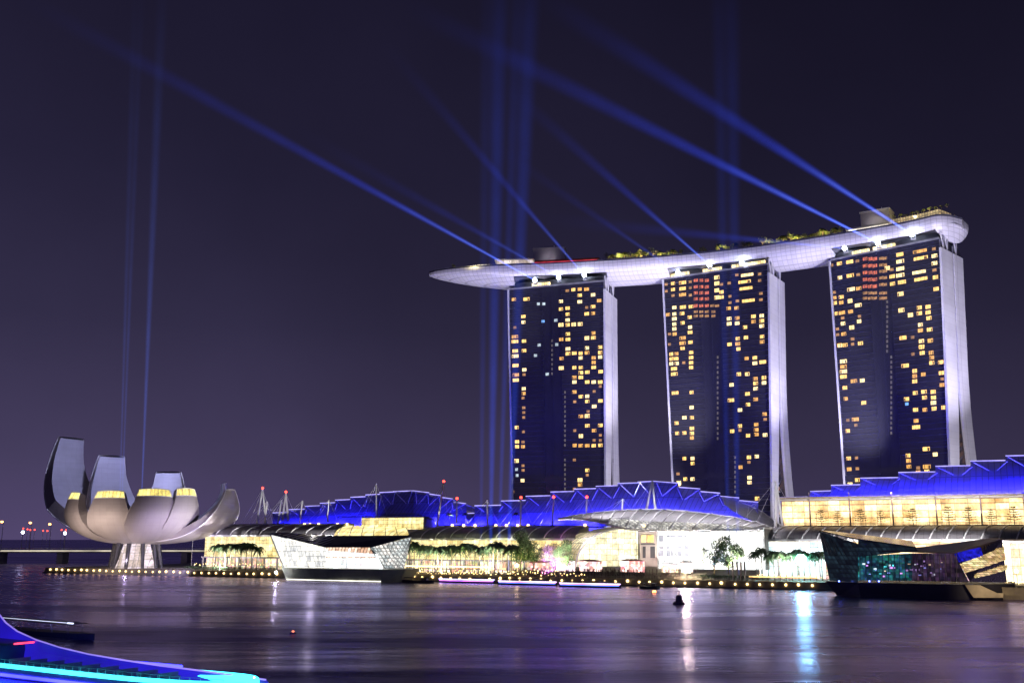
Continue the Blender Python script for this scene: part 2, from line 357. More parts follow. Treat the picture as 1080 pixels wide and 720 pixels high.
    for ti, (sp, (lists, dots, reds)) in enumerate(zip(spec, wins)):
        a = R(sp['a']); e = Vector((math.cos(a), -math.sin(a), 0)); n = Vector((math.sin(a), math.cos(a), 0))
        TR = at(*sp['tr'], sp['YR']); TL = TR - e * sp['w']; TL.z = TR.z
        ax, _ = ray(*sp['tl']); k = (TL.x - ax * TL.y) / (e.x - ax * e.y); TL = TL - e * k     # meets the left edge seen
        BL, BR = TL.copy(), TR.copy()
        for P, (px, py) in ((BL, sp['bl']), (BR, sp['br'])):
            c, _ = ray(px, py); k = (P.x - c * P.y) / (e.x - c * e.y)
            P -= e * k; P.z = GZ
        H = TR.z
        def Fp(u, h, off=0.0):
            p = (BL * (1 - u) + BR * u) * (1 - h) + (TL * (1 - u) + TR * u) * h
            return p - n * off
        base = (BL + BR) / 2 + n * 20
        T = thing('hotel_tower', base, sp['lab'], 'tower', 'hotel towers carrying the roof deck')
        d1 = lambda h: 16 - 4 * min(1, max(0, (.65 - h) / .65) ** 2 * 3)
        g1 = lambda h: (17.4 + max(0, (.65 - h) / .65) ** 2 * sp['k'])
        g2 = lambda h: (sp['g2'] + max(0, (.65 - h) / .65) ** 2 * sp['k'] * 1.0)
        hs = [i / 26 for i in range(27)]
        # front slab and rear slab bodies
        mb = MB(); rows = []
        for h in hs: rows.append([Fp(0, h), Fp(1, h), Fp(1, h) + n * d1(h), Fp(0, h) + n * d1(h)])
        mb.loft(rows, True, True); mb.build('front_slab', navyglass, T, uax=e)
        mb = MB(); rows = []
        for h in hs:
            lx = -e * sp['rl'] * max(0, (.42 - h) / .42) ** 1.5
            rows.append([Fp(0, h) + n * g1(h) + lx, Fp(1, h) + n * g1(h), Fp(1, h) + n * g2(h), Fp(0, h) + n * g2(h) + lx])
        mb.loft(rows, True, True); mb.build('rear_slab', navyglass, T, uax=e)
        # white end fins, each a shallow frame standing proud of its slab
        for lo, hi in ((lambda h: -.8, lambda h: d1(h) - .3), (lambda h: g1(h) + .5, lambda h: g2(h) + .6)):
            mb = MB(); rows = []
            for h in [x * .972 for x in hs]:
                b_ = Fp(1, h); rows.append([b_ + n * lo(h) + e * .05, b_ + n * lo(h) + e * 1.3, b_ + n * hi(h) + e * 1.3, b_ + n * hi(h) + e * .05])
            # recessed centre strip reads as a double line
            mb.loft(rows, True, True); mb.build('end_fin', fin, T, uax=n)
            mb = MB(); rows = []
            for h in [x * 1.0 for x in hs]:
                b_ = Fp(0, h); lx = -e * sp['rl'] * max(0, (.42 - h) / .42) ** 1.5 if hi(1) > 20 else Vector()
                rows.append([b_ + n * lo(h) - e * 1.1 + lx, b_ + n * lo(h) - e * .05 + lx, b_ + n * hi(h) - e * .05 + lx, b_ + n * hi(h) - e * 1.1 + lx])
            mb.loft(rows, True, True); mb.build('end_fin', fin, T, uax=n)
        # thin grey joints running up the fins
        mb = MB()
        for f_ in (.33,):
            pts = [Fp(1, h) + n * (g1(h) + (g2(h) - g1(h)) * f_) + e * 1.33 for h in hs]
            for p, q in zip(pts, pts[1:]): mb.quad(p, p + n * .35, q + n * .35, q)
        mb.build('fin_joint', greysteel, T)
        # the atrium between the splayed legs: floors lit orange
        for k in range(22):
            h0 = k * .027 + .004; h1 = h0 + .006
            if g1(h0) - d1(h0) < 2: continue
            pa, pb = Fp(1, h0) + n * d1(h0) - e * 3, Fp(1, h0) + n * g1(h0) - e * 3
            fl = MB(); fl.slab([pa, pb, pb + UPV * .9, pa + UPV * .9], -e * .6); fo = fl.build('atrium_floor', greysteel, T)
            pa, pb = pa + UPV * 1.3, pb + UPV * 1.3
            q = (pb - pa); w_ = .55 if k % 3 else .9
            gl = MB(); gl.quad(pa + q * .1, pa + q * w_, pa + q * w_ + UPV * 2.2, pa + q * .1 + UPV * 2.2); gl.build('atrium_light', w_dim, fo)
        mb = MB(); mb.loft([[Fp(1, h) + n * (d1(h) + .1) - e * 3.2, Fp(1, h) + n * (g1(h) - .1) - e * 3.2] for h in hs[:17]])
        mb.build('atrium_glass', navyglass, T, uax=n)
        # storey lines and vertical fins over the front
        mbs = [MB(), MB()]
        for k in range(1, 55):
            h = k / 55
            if 17 <= k <= 18: continue
            mq = mbs[0]
            for mq, (u0, u1) in zip(mbs, ((.0, .36), (.56, 1.0))):
                mq.quad(Fp(u0, h, .1), Fp(u1, h, .1), Fp(u1, h + .0014, .1), Fp(u0, h + .0014, .1))
                mq.quad(Fp(u0, h, 0.02), Fp(u1, h, 0.02), Fp(u1, h, .1), Fp(u0, h, .1))
        for mq in mbs: mq.build('storey_trim', greysteel if False else mat('balcony edge', (.24, .25, .36), .3, .85), T, uax=e)
        mb = MB()
        for u in (.005, .36, .46, .56, .995) + tuple(.36 + .0125 * i for i in range(1, 16)):
            for h0, h1 in ((.0, .29), (.31, .985)):
                dp_ = .5 if u in (.005, .36, .46, .56, .995) else .12; a0, a1 = Fp(u, h0, dp_), Fp(u, h1, dp_); a2, a3 = Fp(u, h1, .02), Fp(u, h0, .02)
                mb.quad(a0, a1, a2, a3); mb.quad(a0, a1, a1 + e * .16, a0 + e * .16)
        mb.build('glass_fin', mat('glass fin', (.30, .31, .44), .25, .85), T, uax=e)
        # rooms
        def find(px, py):
            u, h = .5, .5
            for _ in range(12):
                x, y = proj(Fp(u, h)); x1, y1 = proj(Fp(u + .01, h)); x2, y2 = proj(Fp(u, h + .01))
                A, B, C_, D = (x1 - x) / .01, (x2 - x) / .01, (y1 - y) / .01, (y2 - y) / .01
                det = A * D - B * C_; rx, ry = px - x, py - y
                u += (rx * D - B * ry) / det; h += (A * ry - C_ * rx) / det
            return u, h
        W_ = (TR - TL).length; items = []
        SZ = {'': (3.0, 2.15), 'w': (4.5, 2.2), 'W': (8.4, 1.9), 'd': (2.2, 1.7), 'c': (2.2, 1.9), 'b': (2.2, 1.7), 'p': (3.3, 2.5)}
        MT = {'': w_warm, 'w': w_warm, 'W': w_pale if False else w_warm, 'd': w_dim, 'c': w_cool, 'b': w_blue, 'p': w_pale}
        for ox, oy, sc_, txt in lists:
            for tok in txt.split():
                c = tok[-1] if tok[-1].isalpha() else ''; x, y = tok.rstrip('wWdcbp').split(',')
                u, h = find(ox + float(x) / sc_, oy + float(y) / sc_)
                if not (0.0 < h < .995): continue
                sw, sh = SZ[c]; sw *= random.uniform(.88, 1.08)
                items.append((sw * sh * (1.3 if c == 'p' else 1), u, h, sw, sh, MT[c] if c in 'dcbp' and c else random.choice((w_warm, w_warm, w_cream, w_gold))))
        for ox, oy, sc_, xs, ys, hot in reds:
            for x in xs:
                for y in ys:
                    u, h = find(ox + x / sc_, oy + y / sc_)
                    items.append((5.0 if hot else 2, u, h, 2.7, 2.0 if hot else 1.6, w_red if hot else w_dim))
        for ox, oy, sc_, x, y0, y1, st in dots:
            y = y0
            while y <= y1:
                u, h = find(ox + x / sc_, oy + y / sc_); items.append((1, u, h, 1.1, 1.7, w_dot)); y += st
        items.sort(key=lambda q: -q[0])
        def frame(u, h, sw, sh, k=0.14, grow=0.0):
            du = (sw / 2 + grow) / W_; dh = (sh / 2 + grow) / H
            return [Fp(max(.004, u - du), h - dh, k), Fp(min(.996, u + du), h - dh, k), Fp(min(.996, u + du), h + dh, k), Fp(max(.004, u - du), h + dh, k)]
        rest = MB(); rmat = []
        for i, (_, u, h, sw, sh, m) in enumerate(items):
            if i < 100:
                q = MB(); q.slab(frame(u, h, sw, sh, .03), -n * .12)
                # a curtain edge and a mullion keep a room from being one flat patch
                q.build('window', m, T, uax=e)
            else: rest.slab(frame(u, h, sw, sh, .03), -n * .12); rmat.append(m)
        if rest.v:
            ro = tag(rest.build('window', w_dim, T, uax=e), kind='stuff')
            ml = []
            for i, m in enumerate(rmat):
                if m not in ml:
                    ml.append(m)
                    if len(ml) > 1: ro.data.materials.append(m)
                    else: ro.data.materials[0] = m
                for q in range(6): ro.data.polygons[i * 6 + q].material_index = ml.index(m)
        mb = MB()
        for i, (_, u, h, sw, sh, m) in enumerate(items):
            if sw < 2.5: continue
            c = random.uniform(-.25, .25) * sw / W_
            f4 = frame(u + c, h, .22, sh, .22); mb.quad(*f4)
            if sw > 4.5:
                for dd in (-.3, .3): mb.quad(*frame(u + dd * sw / W_, h, .2, sh, .22))
            if random.random() < .5: mb.quad(*frame(u + random.choice((-1, 1)) * sw * .34 / W_, h - .1 * sh / H, sw * .22, sh * .75, .2))
        tag(mb.build('curtain', mat('curtain', (.25, .14, .06), .8), T, uax=e), kind='stuff')
        # sky lobby with its lit terraces under the deck
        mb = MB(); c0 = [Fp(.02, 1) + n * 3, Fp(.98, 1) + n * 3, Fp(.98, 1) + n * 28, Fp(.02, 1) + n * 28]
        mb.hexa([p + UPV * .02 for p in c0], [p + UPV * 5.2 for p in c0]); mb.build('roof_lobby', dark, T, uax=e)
        mb = MB(); mb.hexa([Fp(.0, 1) + UPV * .03, Fp(1, 1) + UPV * .03, Fp(1, 1) + n * 1 + UPV * .03, Fp(0, 1) + n * 1 + UPV * .03], [Fp(0, 1) + UPV * 1.2, Fp(1, 1) + UPV * 1.2, Fp(1, 1) + n * 1 + UPV * 1.2, Fp(0, 1) + n * 1 + UPV * 1.2])
        mb.build('parapet', greysteel, T, uax=e)
        for u0, u1 in {0: [(.24, .43)], 1: [(.06, .24), (.38, .56), (.66, .97)], 2: [(.2, .36), (.4, .6)]}[ti]:
            mb = MB(); mb.hexa([Fp(u0, 1) + n * 1.6 + UPV * .5, Fp(u1, 1) + n * 1.6 + UPV * .5, Fp(u1, 1) + n * 2.9 + UPV * .5, Fp(u0, 1) + n * 2.9 + UPV * .5],
                    [Fp(u0, 1) + n * 1.6 + UPV * 3.6, Fp(u1, 1) + n * 1.6 + UPV * 3.6, Fp(u1, 1) + n * 2.9 + UPV * 3.6, Fp(u0, 1) + n * 2.9 + UPV * 3.6])
            mb.build('lit_terrace', lit_glass('terrace light', (1, .72, .25), (1, .85, .5), 2.0 if ti != 2 else 1.4, 1.6, 4, .2), T, uax=e)
        # V struts holding the roof deck at the right-hand end
        mb = MB()
        for c_, dd in ((4, -2.5), (4, 2.5), (9.5, -2.2), (9.5, 2.2), (23, -2.2), (23, 2.2)):
            p = Fp(1, .972) + n * c_ + e * .7; mb.tube(p, p + n * dd + UPV * 9.5, .42)
        mb.build('deck_strut', fin, T)
        res.append(dict(e=e, n=n, TL=TL, TR=TR, H=H, c=(TL + TR) / 2 + n * 15.5, F=Fp))
        # floodlights on the ground washing the white ends
        e2 = (e - n * .35).normalized()
        for dist, z, en, tz in ((75, 32, 2.4e5, 60), (85, 32, 1.25e6, 175)):
            p = Fp(1, 0) + e2 * dist; p.z = z
            tg = Fp(1, 0) + n * 16; tg.z = tz
            lamp('SPOT', 'tower_floodlight', p, tg, en * 1.0, (.84, .79, 1.0), spot_size=R(55 if tz > 100 else 70), spot_blend=.8, shadow_soft_size=1.5)
    return res
TW = towers()

# ------------------------------------------------------------------ the roof deck carried by the towers
def sky_deck():
    ctr = [t['c'].copy() for t in TW]
    for c in ctr: c.z = 0
    st = at(1016, 240, 552); st.z = 0
    bow = at(452.5, 292, 672); bow.z = 0
    K = [bow + (bow - ctr[0]) * .3, bow, ctr[0], ctr[1], ctr[2], st, st + (st - ctr[2]) * .6]
    pts = []
    for i in range(1, len(K) - 2):
        for j in range(24):
            t = j / 24; a, b, c, d = K[i - 1:i + 3]
            pts.append(.5 * ((2 * b) + (c - a) * t + (2 * a - 5 * b + 4 * c - d) * t * t + (3 * b - a - 3 * c + d) * t ** 3))
    pts.append(K[-2].copy())
    # resample evenly
    L = [0]
    for a, b in zip(pts, pts[1:]): L.append(L[-1] + (b - a).length)
    tot = L[-1]
    def P(d):
        d = max(0, min(tot, d))
        for i in range(len(L) - 1):
            if L[i + 1] >= d: return pts[i].lerp(pts[i + 1], (d - L[i]) / max(1e-6, L[i + 1] - L[i]))
        return pts[-1]
    def frame(d):
        tg = (P(min(tot, d + 4)) - P(max(0, d - 4))).normalized(); return P(d), tg, UPV.cross(tg)
    ZT = 201.5
    def hw(d):
        x = min(1, (d + .3) / 75); a = 19.0 * (1 - (1 - x) ** 2.3) ** .62
        r = tot - d; b = 19.0 * math.sqrt(max(0, 1 - max(0, (9 - r) / 9) ** 2)) if r < 9 else 19
        return max(.6, min(a, b))
    def dep(d):
        x = min(1, (d + 2) / 62); r = tot - d
        return 12.2 * (x ** .6) * (1 if r > 9 else max(.45, math.sqrt(max(0, r / 9))))
    def sec(d, a0, a1, m, inset=0.0):
        """hull curve between two angles; 0 is the front rim, 180 the back rim"""
        c, tg, nn = frame(d); row = []
        for i in range(m + 1):
            a = R(a0 + (a1 - a0) * i / m)
            x = -math.cos(a) * (hw(d) - inset); z = ZT - 1.3 - (dep(d) - 1.3 - inset) * math.sin(a) ** .92 if 0 < math.sin(a) else ZT - 1.3
            row.append(c + nn * x + UPV * z)
        return row
    # which distances stand over towers
    spans = []
    for t in TW:
        def dist_of(p):
            best = min(range(0, int(tot * 2)), key=lambda i: (P(i / 2) - p).length); return best / 2
        p0 = t['TL'].copy(); p0.z = 0; p1 = t['TR'].copy(); p1.z = 0
        spans.append((dist_of(p0 + t['n'] * 14), dist_of(p1 + t['n'] * 14)))
    D = thing('sky_deck', (ctr[1].x, ctr[1].y, ZT), 'long boat-shaped white roof deck lying across all three towers', 'roof deck')
    ds = [tot * (i / 150) for i in range(151)]
    mb = MB(); mb.loft([[frame(d)[0] - frame(d)[2] * hw(d) + UPV * ZT] + sec(d, 0, 30, 6) for d in ds])
    mb.loft([sec(d, 150, 180, 6) + [frame(d)[0] + frame(d)[2] * hw(d) + UPV * ZT] for d in ds])
    mb.build('hull_rim', hullm, D, uax=(K[4] - K[2]).normalized(), smooth=True)
    mb = MB(); mb.loft([[frame(d)[0] - frame(d)[2] * hw(d) + UPV * (ZT + .004), frame(d)[0] + UPV * (ZT + .004), frame(d)[0] + frame(d)[2] * hw(d) + UPV * (ZT + .004)] for d in ds])
    mb.build('deck_floor', mat('deck floor', (.3, .25, .2), .7), D)
    cuts = [0] + [x for s_ in spans for x in s_] + [tot]
    segs = [(cuts[i], cuts[i + 1]) for i in range(0, len(cuts), 2)]
    for k, (a, b) in enumerate(segs):
        m = max(6, int((b - a) / 3)); mb = MB()
        rows = [sec(a + (b - a) * i / m, 30, 150, 18) for i in range(m + 1)]
        mb.loft(rows)
        for rr in (rows[0], rows[-1]):         # bulkheads closing each length of belly
            mb.add(rr, [tuple(range(len(rr)))])
        mb.build('hull_belly', hullm, D, uax=(K[4] - K[2]).normalized(), smooth=False)
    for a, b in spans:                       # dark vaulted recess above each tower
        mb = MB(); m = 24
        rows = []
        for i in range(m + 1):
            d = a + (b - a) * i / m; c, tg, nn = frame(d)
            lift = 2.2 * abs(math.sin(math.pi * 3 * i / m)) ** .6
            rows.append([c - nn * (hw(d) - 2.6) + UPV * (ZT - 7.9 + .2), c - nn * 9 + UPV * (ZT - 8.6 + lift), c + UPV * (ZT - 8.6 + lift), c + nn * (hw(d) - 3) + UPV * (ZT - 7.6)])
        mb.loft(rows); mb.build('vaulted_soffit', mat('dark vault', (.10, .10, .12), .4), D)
    # balustrade
    mb = MB()
    for sgn in (-1, 1):
        for i in range(0, 150):
            a, ta, na = frame(ds[i]); b, tb, nb = frame(ds[i + 1])
            p = a + na * sgn * (hw(ds[i]) - .5) + UPV * ZT; q = b + nb * sgn * (hw(ds[i + 1]) - .5) + UPV * ZT
            mb.quad(p, q, q + UPV * 1.25, p + UPV * 1.25)
    mb.build('balustrade', mat('balustrade glass', (.12, .12, .16), .2), D)
    def strip(d0, d1, off, z0, z1, name, m, th=3.0, step=3):
        mb = MB(); k = max(2, int((d1 - d0) / step)); rows = []
        for i in range(k + 1):
            d = d0 + (d1 - d0) * i / k; c, tg, nn = frame(d); c = c - nn * off
            rows.append([c + UPV * z0, c + UPV * z1, c + nn * th + UPV * z1, c + nn * th + UPV * z0])
        mb.loft(rows, True, True); return mb.build(name, m, D, uax=(K[4] - K[2]).normalized())
    def dpx(px):
        return min((i / 2 for i in range(int(tot * 2))), key=lambda d: abs(proj(P(d) - frame(d)[2] * min(12, hw(d)) + UPV * ZT)[0] - px))
    lt = lit_glass('deck light', (1, .78, .42), (1, .9, .7), 1.25, 2.2, 5, .25, 0)
    strip(dpx(504), dpx(561), 13, ZT + .02, ZT + 2.4, 'terrace_wall', lt)
    strip(dpx(524), dpx(562), 12, ZT + 2.45, ZT + 5.2, 'club_wall', lit_glass('club light', (.95, .72, .5), (.9, .8, .75), .75, 5, 9, .05, 0), 12)
    strip(dpx(522), dpx(563), 14.4, ZT + 5.25, ZT + 6.0, 'club_roof', fin, 16)
    strip(dpx(564), dpx(630), 13, ZT + 1.6, ZT + 3.0, 'red_pool_light', glow('red deck light', (1, .05, .07), 1.7, .5, .3), 2)
    strip(dpx(564), dpx(632), 12.4, ZT + .02, ZT + 4.6, 'bar_wall', mat('bar wall', (.16, .09, .07), .6), 9)
    strip(dpx(895), dpx(937), 12, ZT + .02, ZT + 3.6, 'lounge_wall', lit_glass('lounge light', (1, .86, .62), (1, .95, .85), 1.5, 4, 9, .05, 0), 10)
    strip(dpx(893), dpx(939), 13.5, ZT + 3.65, ZT + 4.6, 'lounge_roof', fin, 14)
    strip(dpx(940), tot - 7, 11.5, ZT + .02, ZT + 3.2, 'garden_wall', lit_glass('garden light', (1, .66, .26), (.8, .55, .3), .9, 2.6, 5, .2, 0), 4)
    strip(dpx(940), tot - 8, 10.5, ZT + 3.25, ZT + 6.4, 'garden_screen', lit_glass('garden screen', (.55, .45, .3), (.9, .62, .3), .55, 1.5, 2, .35), 14)
    strip(dpx(1003 if False else 985), tot - 3, 3, ZT + .02, ZT + 3.0, 'stern_planter', mat('planter', (.2, .18, .16), .7), 6)
    for px, h_, w_ in ((578.5, 15.0, 22), (922, 15.5, 17)):
        d = dpx(px); c, tg, nn = frame(d); mb = MB(); c = c - nn * 1
        mb.box(c + UPV * ZT, w_, 12, h_ - 1, tg); mb.box(c + UPV * (ZT + h_ - .98), w_ + .8, 12.8, .9, tg)
        mb.tube(c + tg * 3 + UPV * (ZT + h_), c + tg * 3 + UPV * (ZT + h_ + 3), .15)
        mb.build('lift_house', mat('lift house', (.50, .48, .52), .5, var=.05), D, uax=tg)
        lamp('SPOT', 'lift_house_floodlight', c - nn * 14 + UPV * (ZT + 6.5), c + UPV * (ZT + 9), 1000, (.85, .75, .8), spot_size=R(100), spot_blend=.9, shadow_soft_size=.5)
    return D, frame, dpx, ZT, hw, tot
SKY, sframe, sdpx, ZT, shw, stot = sky_deck()
for i, (px, py, Y, tx, ty, tY, en, sz) in enumerate([
      (480, 556, 560, 500, 296, 655, 5.5e5, 42), (560, 556, 560, 545, 300, 650, 2.0e5, 40), (668, 556, 520, 668, 288, 620, 6.5e5, 40),
      (845, 556, 500, 845, 272, 600, 6e5, 40), (950, 556, 436, 1000, 240, 570, 4e5, 30), (760, 556, 500, 752, 285, 610, 2.0e5, 40),(900, 556, 440, 925, 262, 575, 2.0e5, 34)]):
    lamp('SPOT', 'deck_floodlight', at(px, py, Y), at(tx, ty, tY), en * 2.3, (.86, .81, 1.0), spot_size=R(sz), spot_blend=1, shadow_soft_size=2)

# ------------------------------------------------------------------ searchlights and their shafts of light
def beam_mat(L_, r0, r1, k, col, power):
    m = bpy.data.materials.new('light shaft'); m.use_nodes = True; t = m.node_tree; t.nodes.clear(); Lk = t.links.new
    o = t.nodes.new('ShaderNodeOutputMaterial'); em = t.nodes.new('ShaderNodeEmission'); Lk(em.outputs[0], o.inputs['Volume'])
    c = t.nodes.new('ShaderNodeTexCoord'); s_ = t.nodes.new('ShaderNodeSeparateXYZ'); Lk(c.outputs['Object'], s_.inputs[0])
    def M(op, a, b=None, cl=False):
        n = t.nodes.new('ShaderNodeMath'); n.operation = op; n.use_clamp = cl
        for i, x in enumerate((a, b)):
            if x is None: continue
            if isinstance(x, (int, float)): n.inputs[i].default_value = x
            else: Lk(x, n.inputs[i])
        return n.outputs[0]
    x, y, z = s_.outputs
    rr = M('SQRT', M('ADD', M('MULTIPLY', x, x), M('MULTIPLY', y, y)))
    f = M('DIVIDE', z, L_, True)
    rad = M('ADD', M('MULTIPLY', f, r1 - r0), r0)
    q = M('DIVIDE', rr, rad); g = M('SUBTRACT', 1.0, M('MULTIPLY', q, q), True); g = M('POWER', g, 2.2)
    fall = M('POWER', M('SUBTRACT', 1.0, f, True), power)
    near = M('DIVIDE', 1.0, M('ADD', 1.0, M('MULTIPLY', f, 3.0)))
    nz = t.nodes.new('ShaderNodeTexNoise'); nz.inputs['Scale'].default_value = .035; nz.inputs['Detail'].default_value = 3; Lk(c.outputs['Object'], nz.inputs['Vector'])
    g = M('MULTIPLY', g, M('ADD', M('MULTIPLY', nz.outputs['Fac'], 1.1), .45))
    st = M('DIVIDE', M('MULTIPLY', M('MULTIPLY', g, fall), M('MULTIPLY', near, k)), rad)
    em.inputs['Color'].default_value = col + (1,); Lk(st, em.inputs['Strength'])
    return m
def add_beam(T, a, b, r0, r1, k, col=(.10, .18, 1.0), power=1.0):
    a, b = Vector(a), Vector(b); L_ = (b - a).length; n = 16; me = bpy.data.meshes.new('beam')
    vs = []
    for z, r in ((0, r0), (L_, r1)): vs += [(math.cos(2 * math.pi * i / n) * r, math.sin(2 * math.pi * i / n) * r, z) for i in range(n)]
    me.from_pydata(vs, [], [(i, (i + 1) % n, n + (i + 1) % n, n + i) for i in range(n)] + [tuple(range(n - 1, -1, -1)), tuple(range(n, 2 * n))])
    me.materials.append(beam_mat(L_, r0, r1, k, col, power))
    o = bpy.data.objects.new('beam', me); COL.objects.link(o); o.parent = T
    o.location = a - Vector(T['_w']); o.rotation_mode = 'QUATERNION'; o.rotation_quaternion = (b - a).to_track_quat('Z', 'Y')
    return o
def searchlight(name, p, aim, label, group, size=1.0, lens=True):
    """drum on a yoke, glass facing the aim"""
    p = Vector(p); T = thing(name, p - UPV * 1.6 * size, label, 'searchlight', group)
    d = (Vector(aim) - p).normalized()
    mb = MB(); mb.box(p - UPV * 1.6 * size, 1.6 * size, 1.0 * size, .35 * size, E)
    for s_ in (-.62, .62): mb.box(p - UPV * 1.25 * size + E * s_ * size, .14 * size, .4 * size, 1.3 * size, E)
    mb.build('yoke', greysteel, T)
    mb = MB(); mb.tube(p - d * .7 * size, p + d * .45 * size, .42 * size, .56 * size, n=12); mb.build('lamp_drum', mat('lamp black', (.05, .05, .05), .4), T)
    if lens: mb = MB(); mb.ball(p + d * .5 * size, .78 * size, 10, 6); mb.build('lens', lensm, T, smooth=True)
    return T
roof_specs = [  # lamp pixel, depth, aim pixel, aim depth, far radius, strength, label
    ((565, 296), 636, (10, -10), 480, 10, .66, 'searchlight under the deck at the far left, sending the longest bright blue beam'),
    ((590, 293), 634, (300, 130), 520, 9, .22, 'middle searchlight on the leftmost tower, its fainter beam just above the brightest one'),
    ((617, 291), 632, (400, 40), 520, 9, .34, 'searchlight nearest the white end of the leftmost tower, with thin steep beam'),
    ((716, 288), 618, (500, 140), 520, 8, .15, 'leftmost searchlight on the middle tower, with a very faint beam'),
    ((749, 280), 609, (520, 80), 500, 9, .40, 'searchlight above the red rooms of the middle tower, beam crossing the deck'),
    ((782, 278), 600, None, 0, 0, 0, 'rightmost searchlight on the middle tower, showing no beam'),
    ((892, 262), 578, (560, 230), 520, 9, .34, 'leftmost searchlight on the nearest tower, with a nearly level beam'),
    ((927, 257), 569, (420, 2), 470, 12, .85, 'middle searchlight on the nearest tower, with a broad bright beam'),
    ((963, 248), 558, (560, -10), 450, 12, .80, 'rightmost searchlight of all, its beam rising highest over the deck')]
for (lp, Y, ap, aY, r1, k, lab) in roof_specs:
    tw = TW[0 if lp[0] < 650 else 1 if lp[0] < 850 else 2]; ra, rb = ray(*lp); q0 = tw['TL'] - tw['n'] * 1.2; nn_ = tw['n']
    Yp = (q0.x * nn_.x + q0.y * nn_.y) / (ra * nn_.x + nn_.y); p = at(lp[0], lp[1], Yp); aim = at(ap[0], ap[1], aY) if ap else p + Vector((0, -50, 30))
    T = searchlight('searchlight', p, aim, lab, 'searchlights along the tower tops', 1.7)
    if ap:
        add_beam(T, p, aim, .6, r1 * .8, k * .95, (.035, .075, 1.0), 1.45)
        add_beam(T, p, p.lerp(aim, .4), .6, r1 * .22, k * 1.5, (.18, .30, 1.0), 1.5)
for (bx, by), t, (tx, ty), r1, k, lab in [
    ((507, 590), 16, (513, -30), 6, .12, 'leftmost of the four upright searchlights among the promenade palms'),
    ((517, 590), 17, (527, -30), 9, .36, 'second from left of the four upright searchlights among the promenade palms'),
    ((525.5, 590), 16, (546, -30), 6, .20, 'third from left of the four upright searchlights among the promenade palms'),
    ((535.5, 590), 17, (560, -30), 9, .36, 'rightmost of the four upright searchlights among the promenade palms'),
    ((768, 592), 15, (757, -30), 6, .16, 'left of two upright searchlights whose beams cross the middle tower'),
    ((778, 592), 15, (771, -30), 7, .20, 'right of two upright searchlights whose beams cross the middle tower')]:
    p = Wp(bx, by, t); a, b = ray(tx, ty); aim = Vector((a * (p.y + 25), p.y + 25, CAMZ + b * (p.y + 25)))
    T = searchlight('upright_searchlight', (p.x, p.y, GZ + 1.6), aim, lab, 'upright searchlights on the promenade', 1.0, False)
    add_beam(T, (p.x, p.y, GZ + 2.2), aim, .9, r1, k * .95, (.03, .10, 1.0), .7)

